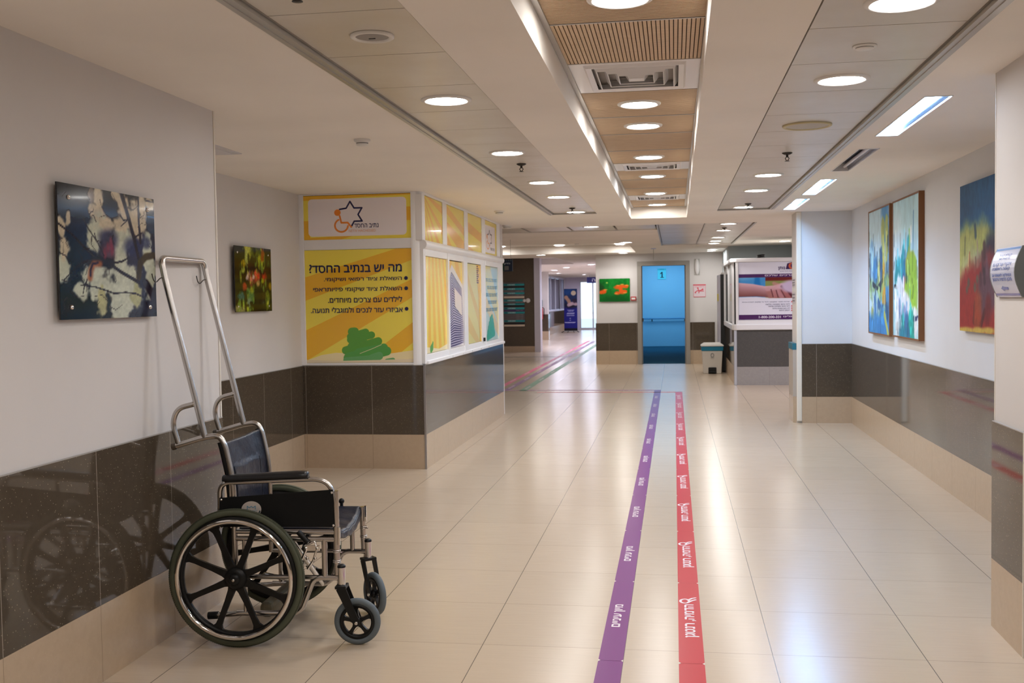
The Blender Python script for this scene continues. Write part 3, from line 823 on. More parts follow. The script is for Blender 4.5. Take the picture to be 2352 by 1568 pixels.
# upper front sign
def pxm(x0, u0, x1, u1, y0, v0, y1, v1): return lambda x, y: (u0 + (x - x0) * (u1 - u0) / (x1 - x0), v0 + (y - y0) * (v1 - v0) / (y1 - y0))
W, H = .962, .383
k = pxm(55, 0, 984, W, 447, 0, 52, H)
p = Print(W, H, YEL, True)
p.poly([k(0, 40), k(1000, 40), k(1000, 62), k(600, 70), k(300, 85), k(0, 95)], ORA); p.poly([k(940, 170), k(1000, 170), k(1000, 290), k(940, 290)], ORA); p.poly([k(50, 275), k(110, 275), k(110, 470), k(50, 470)], ORA); p.poly([k(50, 430), k(500, 412), k(300, 470), k(50, 470)], ORA)
a, b = k(95, 418); c, d = k(948, 82)
p.next().rrect(a, b, c, d, .035, WHT).next()
def logo(p, k, lw):
    O = [(463 + 118 * math.cos(math.radians(t)) * (1 if i % 2 == 0 else .577), 228 - 118 * math.sin(math.radians(t)) * (1 if i % 2 == 0 else .577)) for i, t in enumerate(range(150, -120, -30))]
    O[0] = (372, 178); O[-1] = (470, 336)
    p.line([k(*q_) for q_ in O], lw, NAVY)
    p.poly(ell(k(352, 207), 28 * .001045, 28 * .001), ORAL)
    p.line([k(*q_) for q_ in [(371, 236), (384, 298), (440, 298), (470, 338)]], lw * 1.1, ORAL)
    p.line([k(385 + 57 * math.cos(math.radians(t)), 323 - 57 * math.sin(math.radians(t))) for t in range(115, 356, 16)], lw * 1.1, ORAL)
logo(p, k, .0140); p.next()
p.text(heb('נתיב החסד'), *k(497, 346), *k(706, 311), NAVY, .014)
p.text('NETIV HACHESSED', *k(447, 384), *k(682, 362), (236, 176, 130), 0)
p.build('logo_sign', (-3.199 - XB, .012, 2.003 - .905), (1, 0, 0), (0, 0, 1), bt)
# lower front sign
W, H = .964, .986
k = pxm(72, 0, 993, W, 1508, 0, 525, H)
p = Print(W, H, YEL, True)
p.poly([k(0, 780), k(880, 520), k(1010, 490), k(1010, 618), k(0, 990)], ORA); p.poly([k(0, 1255), k(1010, 780), k(1010, 935), k(0, 1530)], ORA); p.poly([k(640, 1430), k(1010, 1147), k(1010, 1320), k(780, 1510), k(520, 1510)], ORA)
p.next(); p.poly([k(60, 1490), k(200, 1440), k(330, 1420), k(600, 1440), k(800, 1430), k(1010, 1400), k(1010, 1520), k(60, 1520)], PALE)
p.next()
G1, G2, G3 = (94, 166, 62), (92, 170, 80), (110, 178, 110)
sc1 = .00105
for a, b, r, c in [((468, 1238), (495, 1236), 34, G1), ((455, 1282), (588, 1243), 30, G1), ((455, 1308), (638, 1268), 30, G1), ((500, 1300), (560, 1360), 60, G1), ((412, 1400), (695, 1322), 33, G1), ((480, 1380), (560, 1400), 55, G1),
                   ((520, 1420), (742, 1378), 34, G2), ((440, 1470), (640, 1420), 48, G2), ((600, 1450), (766, 1408), 38, G2), ((415, 1488), (640, 1470), 26, G3), ((640, 1470), (700, 1450), 34, G3), ((765, 1492), (818, 1484), 17, G3)]:
    p.poly(capsule(k(*a), k(*b), r * sc1, 10), c)
p.next()
p.poly([k(50, 1480), k(300, 1492), k(640, 1486), k(1010, 1478), k(1010, 1530), k(50, 1530)], (238, 222, 190)).next()
p.line([k(535, 1428), k(640, 1388), k(722, 1352)], .004, PALE)
p.text(heb('מה יש בנתיב החסד?'), *k(112, 722), *k(906, 650), NAVY, .022)
for body, x0, x1, yb, yt in (('השאלת ציוד רפואי ושיקומי.', 237, 905, 806, 760), ('השאלת ציוד שיקומי פיזיותראפי', 142, 905, 896, 846), ('לילדים עם צרכים מיוחדים.', 270, 906, 984, 934), ('אביזרי עזר לנכים ולמוגבלי תנועה.', 118, 908, 1072, 1024)):
    p.text(heb(body), *k(x0, yb), *k(x1, yt), NAVY, .016)
for y in (780, 868, 1045): p.poly(ell(k(942, y), .0165, .0165), NAVY)
p.build('notice_sign', (-3.199 - XB, .012, .927 - .905), (1, 0, 0), (0, 0, 1), bt)
# side panes
def rays(p, c, angs, col_):
    for a, b in angs:
        a, b = math.radians(a), math.radians(b); R = 4
        p.poly([c, (c[0] + R * math.cos(a), c[1] + R * math.sin(a)), (c[0] + R * math.cos(b), c[1] + R * math.sin(b))], col_)
def side(name, y, z0, z1, fn, bg):
    w, h = y[1] - y[0], z1 - z0; p = Print(w, h, bg, True); fn(p, w, h)
    p.build(name, (.0 - .010, y[0] - YB, z0 - .905), (0, 1, 0), (0, 0, 1), bt)
YG = (240, 214, 70); OG = (238, 178, 62)
side('transom_pane', yu[0], 1.985, 2.374, lambda p, w, h: rays(p, (.0, h + .03), [(-88 + 13 * i, -83 + 13 * i) for i in range(7)], OG), YG)
def f2(p, w, h): p.poly([(0, h), (w, h * .55), (w, h * .35), (0, h * .8)], OG); p.poly([(0, h * .6), (0, h * .38), (w, -.1), (w, .08)], OG); p.poly([(0, .12), (0, 0), (w * .3, 0)], OG)
side('transom_pane', yu[1], 1.985, 2.374, f2, YG)
def f3(p, w, h): p.poly([(0, h * .78), (w, h * .55), (w, h * .3), (0, h * .5)], OG); p.poly([(0, h * .15), (w * .5, 0), (0, 0)], OG)
side('transom_pane', yu[2], 1.985, 2.374, f3, YG)
def f4(p, w, h):
    p.rrect(.02, .02, w - .1, h - .05, .03, WHT).next()
    kk = pxm(320, .12, 706, w - .12, 385, .06, 110, h - .1); logo(p, kk, .014); p.text(heb('נתיב החסד'), w * .45, .055, w * .82, .085, NAVY)
side('transom_pane', yu[3], 1.985, 2.374, f4, YG)
def g1(p, w, h):
    rays(p, (w * .3, h * 2.6), [(-111 + 5.6 * i, -108.2 + 5.6 * i) for i in range(9)], (248, 196, 78)); p.next()
    p.poly([(0, 0), (w, 0), (w, .05), (w * .6, .02), (0, .06)], (250, 236, 190)).next()
    p.poly(capsule((.2, .03), (.26, .05), .035), G2); p.poly(capsule((.25, .06), (.28, .08), .02), G2)
side('sliding_pane', yl[0], .995, 1.846, g1, (250, 226, 104))
def g2(p, w, h):
    kk = pxm(315, 0, 455, w, 1445, 0, 660, h)
    rays(p, (-.3, h + 1.2), [(-68, -62), (-56, -50)], (250, 216, 100)); p.next()
    p.poly([kk(*a) for a in [(300, 860), (353, 690), (460, 880), (460, 1450), (300, 1450)]], (236, 228, 224)).next()
    L = [(317, 868), (350, 757), (372, 1442), (325, 1442)]; R = [(350, 757), (447, 905), (458, 1425), (372, 1442)]
    p.poly([kk(*a) for a in L], (214, 206, 222)); p.poly([kk(*a) for a in R], (214, 206, 222)); p.next()
    V = (76, 68, 122)
    def lp(a, b, t): return (a[0] + (b[0] - a[0]) * t, a[1] + (b[1] - a[1]) * t)
    n = 30
    for i in range(n):
        t0, t1 = i / n, (i + .55) / n
        e0, e1 = lp((350, 757), (372, 1442), t0), lp((350, 757), (372, 1442), t1)
        p.poly([kk(*e0), kk(*lp((447, 905), (458, 1425), t0)), kk(*lp((447, 905), (458, 1425), t1)), kk(*e1)], V)
        p.poly([kk(*lp((317, 868), (325, 1442), t0)), kk(*e0), kk(*e1), kk(*lp((317, 868), (325, 1442), t1))], V)
    p.next(); p.poly([kk(*a) for a in [(371, 900), (441, 985), (443, 1165), (376, 1072)]], (240, 226, 214))
side('sliding_pane', yl[1], .995, 1.84, g2, (246, 190, 70))
def g3(p, w, h):
    p.poly([(0, h), (0, h * .85), (w * .75, h * .28), (w, 0), (w, h * .3), (w * .3, h * .75)], (238, 206, 130)); p.poly([(0, h * .42), (0, h * .2), (w * .62, 0), (w * .9, 0)], (238, 206, 130)); p.next()
    p.poly([(w * .70, h), (w, h), (w, 0), (w * .9, 0), (w * .82, h * .6)], (246, 196, 70)).next()
    for i in range(9): p.rect(w * .72, h * (.97 - .026 * i), w * (.86 if i % 3 else .82), h * (.985 - .026 * i), (132, 66, 52))
    for i in range(4): p.rect(w * .02, h * (.50 + .04 * i), w * .05, h * (.525 + .04 * i), (120, 130, 150))
side('sliding_pane', yl[2], .995, 1.842, g3, (238, 226, 150))
def g4(p, w, h):
    p.poly([(0, h), (0, h * .78), (w, h * .2), (w, h * .5), (w * .4, h)], (240, 226, 150)); p.poly([(0, h * .45), (w, .02), (w, h * .2), (0, h * .62)], (240, 214, 150)); p.next()
    B = (84, 150, 176)
    for y, a, b_ in ((.82, .05, .9), (.72, .15, .92), (.62, .05, .92), (.52, .2, .88), (.42, .05, .92)): p.text(heb('לרווחת הציבור בנתיב החסד'), w * a, h * (y - .025), w * b_, h * (y + .03), B, .02)
    for i, (a, b_) in enumerate([(.35, .5), (.28, .56), (.22, .6), (.16, .62), (.12, .66)]): p.poly(capsule((w * a, h * (.27 - .055 * i)), (w * b_, h * (.31 - .055 * i)), .04), (66, 176, 130))
side('sliding_pane', yl[3], .98, 1.845, g4, (206, 226, 214))
q = bm(); q.box(XB + .004, XB + .02, 11.66, 11.70, .99, 1.03); q.build('window_latch', BLACK, bt)

# ================================================================ pictures on the walls
# glass-like print on the left wall
t = thing('glass_print', 'square frameless print of bare branches and cream blobs on the left wall', 'picture', (-2.19, 3.50, 1.412))
w, h = .712, .498
q = MB(); q.box(-.006, 0, 0, w, 0, h); q.build('print_board', mat('dark_board_edge', (.03, .03, .035), .3), t)
P = Pic(w, h, .0045, (34, 32, 36), 3); P.asp = 1
def c6(x, y):
    u = (x - 92 - (y - 78) * .024) / 962; top = 78 + 192 * u; bot = 1457 - 22 * u
    return (u, (bot - y) / (bot - top))
P.blob(*c6(280, 650), .22, .16, (38, 52, 84), .6, .9); P.blob(*c6(230, 900), .16, .3, (30, 42, 62), .7, .8); P.blob(*c6(900, 780), .22, .22, (58, 60, 86), .6, .9); P.blob(*c6(960, 1250), .2, .2, (52, 56, 74), .6, .9); P.blob(*c6(300, 1350), .3, .12, (26, 28, 30), .6, .9)
CR, CG = (196, 184, 160), (186, 190, 172)
for x, y, a, b, c in [(470, 200, .055, .13, CR), (455, 400, .07, .07, CR), (470, 560, .11, .10, CG), (420, 650, .06, .09, CG), (560, 520, .10, .06, CR), (700, 620, .11, .10, CG), (690, 270, .05, .09, CR), (730, 380, .05, .11, CR), (845, 480, .055, .17, CR), (925, 430, .045, .17, CR), (700, 500, .09, .06, CR), (680, 860, .07, .16, CG), (690, 1100, .13, .12, CG), (780, 1060, .09, .15, CG), (690, 1330, .12, .14, CG), (990, 750, .05, .12, CG), (1010, 1000, .07, .18, CG), (640, 220, .04, .05, CR),
                      (150, 920, .055, .15, CG), (125, 560, .035, .08, CR), (150, 720, .045, .09, CR), (190, 430, .025, .05, CR), (310, 1180, .06, .07, CG), (470, 1100, .09, .12, CG), (500, 1280, .045, .16, (176, 172, 130)), (440, 960, .08, .07, CG), (350, 1000, .05, .09, CG), (860, 1230, .06, .10, (170, 170, 130)), (1020, 330, .05, .05, CR), (400, 210, .03, .06, (120, 104, 90))]:
    P.blob(*c6(x, y), a, b, c, .26, .97, .75, 13)
P.blob(*c6(560, 660), .09, .08, (58, 56, 84), .5, .9); P.blob(*c6(820, 740), .09, .07, (52, 58, 92), .5, .85); P.blob(*c6(560, 790), .07, .07, (104, 74, 96), .6, .85); P.blob(*c6(520, 880), .09, .035, (26, 30, 48), .4, .95)
for a, b in ((590, 690), (560, 740), (600, 760), (530, 800)): P.blob(*c6(a, b), .018, .045, (128, 60, 80), .5, .8)
BR = (44, 38, 52)
for pts, wd, tp in [([(700, 200), (770, 430), (830, 640), (880, 850)], .020, .016), ([(880, 200), (885, 480), (905, 700)], .009, .012), ([(100, 490), (230, 610), (340, 740), (450, 850), (560, 890), (700, 990), (880, 1090)], .008, .016), ([(250, 935), (340, 875), (460, 860)], .009, .012), ([(600, 895), (700, 880), (760, 850)], .010, .006), ([(320, 440), (380, 560), (460, 690), (520, 820)], .005, .006),
                    ([(300, 1110), (430, 1130), (560, 1175), (620, 1200), (740, 1190), (850, 1205), (930, 1240)], .006, .007), ([(960, 1100), (1020, 1190), (1075, 1290)], .035, .045), ([(110, 780), (170, 820), (200, 900)], .006, .004), ([(150, 1060), (200, 1000), (250, 940)], .005, .004), ([(360, 1050), (330, 1130), (320, 1200)], .005, .004), ([(690, 420), (720, 470), (770, 460), (690, 530)], .008, .004), ([(840, 640), (920, 600)], .007, .006), ([(970, 280), (1060, 300)], .007, .005)]:
    P.stroke([c6(*a) for a in pts], wd, BR, .3, 1, .12, tp)
P.stroke([c6(*a) for a in [(480, 900), (420, 900), (395, 960), (385, 1040)]], .024, (158, 96, 66), .7, .9); P.stroke([c6(*a) for a in [(460, 890), (410, 900), (390, 960), (390, 1020)]], .009, (54, 40, 60), .4)
P.stroke([c6(*a) for a in [(1050, 825), (960, 840), (900, 900), (880, 1040)]], .030, (66, 54, 36), .3, .95, .2); P.stroke([c6(*a) for a in [(990, 440), (1060, 448)]], .008, (70, 120, 176), .4)
rr = random.Random(4)
for _ in range(46):          # thin twigs and dark specks
    a, b = rr.random(), rr.random(); t_ = rr.uniform(0, 6.28); L = rr.uniform(.04, .14)
    P.stroke([(a, b), (a + L * .5 * math.cos(t_), b + L * .5 * math.sin(t_)), (a + L * math.cos(t_ + .5), b + L * math.sin(t_ + .5))], rr.uniform(.0025, .006), (52, 44, 50), .4, .85, .2, .002)
P.blob(.9, .62, .05, .05, (60, 66, 96), .5, .8)
P.C = np.clip((P.C - 100) * 1.12 + 98, 8, 235); P.mottle(.12, 40, 40, 9)
P.build('print_face', (.0005, 0, 0), (0, 1, 0), (0, 0, 1), t)
for u, v in ((.10, .90), (.92, .90), (.10, .09), (.92, .08)):
    q = MB(); q.lathe([(.009, -.026), (.009, .003), (.007, .006), (0, .0065)], 16, 'x', (0, u * w, v * h)); q.build('standoff', CHROME, t)
# flower print in the recess
t = thing('flower_print', 'small dark print of red and yellow-green flowers in the left recess', 'picture', (-3.205, 7.365, 1.396))
w, h = .71, .494
q = MB(); q.box(-.006, 0, 0, w, 0, h); q.build('print_board', MATS['dark_board_edge'], t)
P = Pic(w, h, .006, (38, 40, 24), 11); P.asp = 1
def c7(x, y):
    u = (x - 150 - (y - 190) * .025) / 640; top = 190 + 80 * u; bot = 1378 - 20 * u
    return (u, (bot - y) / (bot - top))
for x, y, a, b, c in [(380, 280, .09, .12, (176, 176, 70)), (360, 420, .05, .12, (160, 170, 90)), (300, 520, .05, .06, (170, 150, 40)), (300, 620, .045, .05, (160, 170, 70)), (590, 480, .05, .14, (160, 170, 50)), (640, 400, .05, .14, (150, 80, 34)), (500, 330, .12, .08, (90, 100, 40)), (650, 560, .05, .08, (150, 160, 50)), (520, 730, .11, .09, (186, 84, 60)), (400, 740, .05, .08, (170, 130, 120)), (330, 920, .06, .06, (150, 62, 44)), (680, 760, .09, .09, (130, 50, 36)), (560, 870, .05, .05, (176, 150, 90)), (450, 820, .10, .1, (120, 60, 50)),
                      (390, 1050, .05, .10, (110, 140, 70)), (450, 1000, .05, .06, (140, 150, 50)), (270, 1110, .09, .08, (60, 104, 96)), (440, 1110, .08, .09, (80, 120, 70)), (280, 1260, .12, .08, (120, 140, 60)), (400, 1210, .06, .07, (120, 140, 110)), (260, 1320, .15, .06, (140, 140, 90)), (470, 1280, .07, .06, (90, 120, 40)), (650, 1180, .05, .08, (100, 120, 100)), (730, 1100, .05, .12, (96, 110, 36)), (730, 1260, .05, .06, (120, 140, 40)), (780, 930, .04, .06, (140, 120, 30)), (640, 820, .05, .04, (150, 160, 40)), (780, 620, .05, .05, (104, 56, 40)), (800, 430, .04, .08, (90, 44, 30))]:
    P.blob(*c7(x, y), a, b, c, .45, .9, .4, 12)
for x, y in ((430, 580), (480, 600), (440, 500), (400, 540), (600, 620), (660, 640)):
    for dx in (-60, -20, 20, 55): P.stroke([c7(x, y + 60), c7(x + dx, y - 60)], .012, (44, 24, 34), .4, .8, 0, .003)
rr = random.Random(8)
for _ in range(90):          # blurred stems and leaves
    a, b = rr.random(), rr.random(); c = rr.choice([(150, 170, 60), (176, 180, 70), (110, 140, 60), (24, 30, 16), (18, 22, 12), (60, 84, 40), (100, 120, 50), (20, 26, 14)])
    P.blob(a, b, rr.uniform(.008, .03), rr.uniform(.02, .08), c, .6, .75, .5, 16)
for a, b, c in [(520, 700, (214, 96, 70)), (560, 740, (200, 70, 50)), (480, 760, (214, 190, 180)), (440, 800, (196, 120, 100)), (660, 760, (170, 60, 40)), (330, 900, (170, 66, 44)), (370, 760, (190, 170, 160))]: P.blob(*c7(a, b), .035, .04, c, .5, .9, .6, 14)
P.blob(*c7(620, 1110), .12, .1, (40, 26, 16), .6, .8); P.blob(*c7(600, 1290), .16, .06, (18, 22, 10), .6, .8); P.C = np.clip((P.C - 70) * 1.25 + 70, 6, 235); P.mottle(.25, 60, 60, 5)
P.build('print_face', (.0005, 0, 0), (0, 1, 0), (0, 0, 1), t)
for u, v in ((.08, .9), (.92, .9), (.92, .08), (.08, .08)):
    q = MB(); q.lathe([(.008, -.03), (.008, .003), (0, .005)], 12, 'x', (0, u * w, v * h)); q.build('standoff', CHROME, t)

# paintings in the niche (u runs from the far edge towards the viewer)
OAK = mat('brown_wood_frame', S(128, 84, 50), .5)
def painting(label, yfar, ynear, z0, z1, depth, paint, frame=True):
    w, h = yfar - ynear, z1 - z0
    t = thing('painting', label, 'painting', (1.981, yfar, z0))
    q = MB(); d = depth
    if frame:
        q.box(-d, 0, -w, -w + .014, .014, h - .014); q.box(-d, 0, -.014, 0, .014, h - .014); q.box(-d, 0, -w, 0, 0, .014); q.box(-d, 0, -w, 0, h - .014, h); q.build('frame', OAK, t)
        q = MB(); q.box(-d + .006, -.001, -w + .013, -.013, .013, h - .013); q.build('stretcher', mat('raw_canvas', (.6, .57, .5), .8), t); fx = -d + .0055; e = .014
    else:
        q.box(-d, -.001, -w, 0, 0, h); q.build('stretcher', mat('blue_canvas_edge', (.10, .08, .09), .7), t); fx = -d - .0002; e = 0
    P = Pic(w - 2 * e, h - 2 * e, .007, (200, 220, 230), len(label)); paint(P)
    P.build('canvas', (fx, -e, e), (0, -1, 0), (0, 0, 1), t, gloss=False)
def k8(x0, x1, yt0, yt1, yb0, yb1):
    def f(x, y):
        u = (x - x0) / (x1 - x0); return (u, ((yb0 + (yb1 - yb0) * u) - y) / ((yb0 + (yb1 - yb0) * u) - (yt0 + (yt1 - yt0) * u)))
    return f
def bristles(P, n, seed, lo, hi, amp):
    """short upright brush marks that pick up the colour below them, lighter or darker"""
    r = random.Random(seed); J, I = P.C.shape[:2]
    for _ in range(n):
        u, v = r.random(), lo + (hi - lo) * r.random(); c = P.C[min(J - 1, int(v * J)), min(I - 1, int(u * I))].copy()
        f = 1 + amp * (r.random() * 2 - 1); L = .02 + .10 * r.random(); du = .03 * (r.random() - .5)
        P.stroke([(u, v), (u + du, v + L)], .006 + .02 * r.random(), np.clip(c * f + 18 * (r.random() - .4), 0, 250), .5, .8, .3)
def paintA(P):
    P.asp = 1.16
    k = k8(92, 252, 405, 350, 1420, 1445); P.C[:] = (196, 224, 236)
    P.mottle(.05, 10, 4, 3)
    B1, B2, Y1, O1 = (62, 132, 196), (50, 96, 150), (186, 190, 92), (204, 150, 50)
    for pts, wd, c, o in [([(215, 380), (225, 520)], .16, B1, .75), ([(240, 560), (244, 900), (240, 1000)], .05, B1, .7), ([(205, 520), (205, 1000)], .08, Y1, .8), ([(232, 480), (236, 1250)], .06, Y1, .85), ([(190, 750), (192, 1000)], .06, B2, .9), ([(115, 700), (120, 1000)], .09, (130, 184, 220), .8), ([(145, 880), (150, 1060)], .11, B1, .9), ([(172, 880), (170, 1050)], .06, Y1, .7), ([(100, 940), (108, 1040)], .03, (40, 50, 70), .9), ([(210, 880), (200, 1060)], .06, O1, .8), ([(235, 900), (215, 1130)], .08, B2, .8),
                          ([(110, 1060), (200, 1090), (240, 1020)], .09, (150, 184, 120), .85), ([(120, 1120), (150, 1100), (170, 1180), (130, 1330)], .05, (170, 206, 216), .9), ([(140, 1150), (145, 1290)], .05, B2, .9), ([(215, 1110), (212, 1210)], .08, O1, .9), ([(170, 1180), (190, 1240), (230, 1230)], .05, B2, .95), ([(235, 1100), (245, 1240)], .06, B1, .85), ([(120, 1260), (120, 1380), (150, 1370)], .06, Y1, .85), ([(150, 1330), (200, 1260), (215, 1240)], .06, (150, 190, 170), .9), ([(105, 1380), (180, 1400), (250, 1400)], .14, B1, .95), ([(200, 1300), (180, 1400)], .12, B1, .9), ([(215, 1270), (240, 1430)], .035, Y1, .95), ([(120, 1010), (160, 1050), (200, 980)], .025, (24, 34, 60), .8), ([(190, 1000), (185, 1060)], .03, (24, 34, 60), .8)]:
        P.stroke([k(*a) for a in pts], wd, c, .3, o, .45)
    bristles(P, 110, 3, .0, .75, .45); P.mottle(.10, 60, 14, 8)
def paintB(P):
    P.asp = 1.16
    k = k8(300, 512, 312, 236, 1452, 1482); P.C[:] = (186, 222, 232); P.mottle(.06, 14, 3, 3)
    P.blob(*k(330, 700), .2, .25, (214, 232, 240), .6, .7); P.stroke([k(310, 1100), k(320, 1430)], .12, (150, 202, 216), .4, .9, .2); P.stroke([k(345, 1130), k(350, 1440)], .16, (212, 226, 232), .4, .95, .2)
    T1, T2, LG, PU, RD, WH = (40, 160, 176), (34, 124, 160), (150, 196, 60), (66, 86, 150), (150, 60, 80), (226, 230, 238)
    for pts, wd, c, o in [([(430, 650), (425, 800)], .055, T1, .95), ([(390, 710), (380, 860)], .05, T1, .95), ([(470, 400), (465, 840)], .02, (90, 140, 180), .7), ([(425, 780), (420, 900)], .06, T2, .9), ([(345, 920), (380, 900), (345, 990)], .11, T1, .95), ([(395, 860), (385, 1000)], .08, T2, .9), ([(335, 960), (375, 1000)], .09, (36, 140, 150), .9), ([(430, 840), (470, 860)], .10, (170, 170, 60), .9), ([(465, 880), (480, 1100), (460, 1290)], .12, LG, .95), ([(430, 920), (420, 1050)], .09, (120, 150, 60), .9), ([(390, 980), (385, 1150)], .06, PU, .9), ([(398, 970), (398, 1100)], .04, RD, .85), ([(420, 1000), (430, 1110)], .05, (44, 70, 130), .8), ([(415, 1080), (450, 1150), (470, 1290)], .10, LG, .95),
                          ([(310, 1030), (345, 1040)], .02, (24, 30, 40), .9), ([(350, 1020), (370, 1100), (380, 1200)], .09, WH, .95), ([(395, 1150), (400, 1180)], .06, (30, 50, 90), .9), ([(400, 1190), (430, 1260), (460, 1330), (480, 1340)], .11, WH, .95), ([(355, 1190), (360, 1260)], .05, PU, .7), ([(395, 1290), (420, 1340)], .08, (120, 140, 190), .8), ([(385, 1330), (380, 1450)], .07, (40, 150, 150), .9), ([(450, 1340), (455, 1460)], .10, (36, 160, 150), .95), ([(415, 1330), (425, 1440)], .07, (60, 110, 160), .9), ([(470, 1310), (505, 1300)], .02, (30, 40, 90), .9), ([(365, 1440), (420, 1460)], .06, (40, 120, 150), .8)]:
        P.stroke([k(*a) for a in pts], wd, c, .3, o, .45)
    bristles(P, 110, 5, .0, .7, .45); P.mottle(.09, 60, 14, 8)
def paintC(P):
    P.asp = .83
    k = k8(875, 1309, 185, 25, 1408, 1462)
    V = np.array((.5,)); P.C[:] = (40, 92, 136); P.mottle(.18, 30, 5, 4)
    P.blob(*k(1120, 350), .35, .2, (36, 100, 156), .8, .7); P.blob(*k(900, 330), .2, .25, (32, 76, 116), .8, .6)
    P.stroke([k(870, 790), k(950, 760), k(1050, 710), k(1130, 720)], .10, (38, 44, 72), .5, .9, .2)
    P.stroke([k(850, 1300), k(880, 1000), k(950, 930)], .26, (180, 190, 96), .3, 1, .2); P.stroke([k(880, 860), k(980, 840), k(1070, 800)], .20, (186, 192, 110), .3, 1, .2); P.stroke([k(940, 1100), k(980, 1000)], .20, (188, 196, 140), .3, 1, .2)
    P.blob(*k(1050, 830), .12, .07, (150, 190, 180), .6, .8); P.blob(*k(1000, 1030), .10, .06, (196, 204, 176), .6, .8); P.blob(*k(1150, 640), .10, .05, (140, 184, 130), .5, .9)
    P.stroke([k(1130, 800), k(1110, 960), k(1040, 1100), k(1010, 1140)], .12, (62, 54, 72), .5, .95, .25); P.stroke([k(1165, 780), k(1160, 1130)], .14, (56, 48, 64), .5, .9, .2); P.stroke([k(1110, 880), k(1150, 900)], .08, (120, 124, 140), .6, .7)
    P.stroke([k(890, 1390), k(960, 1250), k(1050, 1180), k(1170, 1160)], .24, (150, 40, 34), .25, 1, .15); P.stroke([k(900, 1410), k(1170, 1330)], .26, (150, 42, 34), .25, 1, .15); P.stroke([k(1100, 1000), k(1080, 1120), k(1160, 1060)], .11, (96, 66, 78), .5, .95, .2)
    P.stroke([k(1010, 1180), k(1000, 1330), k(1060, 1370), k(1090, 1250)], .02, (70, 26, 26), .4, .8); P.stroke([k(1035, 1180), k(1030, 1320)], .07, (160, 70, 36), .5, .8); P.stroke([k(1120, 1180), k(1110, 1300)], .05, (110, 28, 30), .5, .8)
    P.stroke([k(850, 1300), k(855, 1400)], .03, (60, 40, 56), .4, .8)
    for x in (880, 940, 1040, 1120): P.blob(*k(x, 1412), .12, .022, (200, 176, 80), .5, .9)
    for a, b in ((955, 1000), (1030, 970), (1010, 1040), (940, 1060)): P.blob(*k(a, b), .025, .03, (84, 100, 84), .5, .7)
    bristles(P, 30, 9, .3, .6, .35); P.stroke([k(1010, 520), k(1015, 600)], .02, (30, 60, 100), .5, .7); P.mottle(.12, 60, 30, 8)
painting('narrow blue abstract painting with yellow streaks in wood frame, farthest in the niche', 11.03, 9.985, 1.066, 2.280, .045, paintA)
painting('tall pale-blue abstract painting with green and teal streaks in wood frame', 9.85, 8.82, 1.075, 2.278, .045, paintB)
painting('unframed abstract canvas, blue over yellow over red, half hidden by the column', 7.63, 6.45, 1.20, 2.185, .035, paintC, False)

# curved sign holder on the column
t = thing('direction_sign', 'curved wall sign with blue Hebrew lines and an arrow, on the near column', 'sign', (1.374, 4.755, 1.44))
w, h = .325, .205
bulge = lambda z: -.006 - .030 * math.sin(math.pi * min(1, max(0, z / h)))
q = MB(); q.grid(lambda u, v: (bulge(v * h), -w * u, h * v), 1, 16); q.build('backing', GREYP, t, solid=.003)
for y in (0, -w):
    q = MB(); q.prism([(0, 0)] + [(bulge(h * i / 12) - .004, h * i / 12) for i in range(13)] + [(0, h)], -.005, .005)
    q.v = [(a, y + c, b) for a, b, c in q.v]; q.build('end_cap', mat('grey_end_cap', (.13, .14, .14), .45), t)
p = Print(w - .012, h, (196, 200, 222), True); B3 = (78, 108, 180)
for i in range(12): p.rect(0, h * i / 12, w - .012, h * (i + 1) / 12, (196, 200, 222))
p.next()
p.rect(.0, h * .03, w - .012, h * .075, B3); p.rect(.0, h * .945, w - .012, h * .985, (110, 150, 204))
for body, a, b, y0, y1 in (('קבלת קהל', .08, .24, .80, .87), ('מרפאות חוץ', .09, .23, .74, .79), ('אגף שיקום', .03, .27, .61, .69), ('קומה ראשונה', .03, .26, .53, .60), ('המחלקה לאשפוז יום', .03, .28, .40, .48), ('מכון הדמיה ורנטגן', .03, .28, .31, .39)): p.text(heb(body), a, h * y0, b, h * y1, B3, .02)
p.poly([(.11, h * .175), (.145, h * .235), (.145, h * .20), (.20, h * .20), (.20, h * .15), (.145, h * .15), (.145, h * .115)], B3)
o = p.build('paper_insert', (0, -.006, 0), (0, -1, 0), (0, 0, 1), t)
for v in o.data.vertices: v.co.x += bulge(v.co.z) - .003

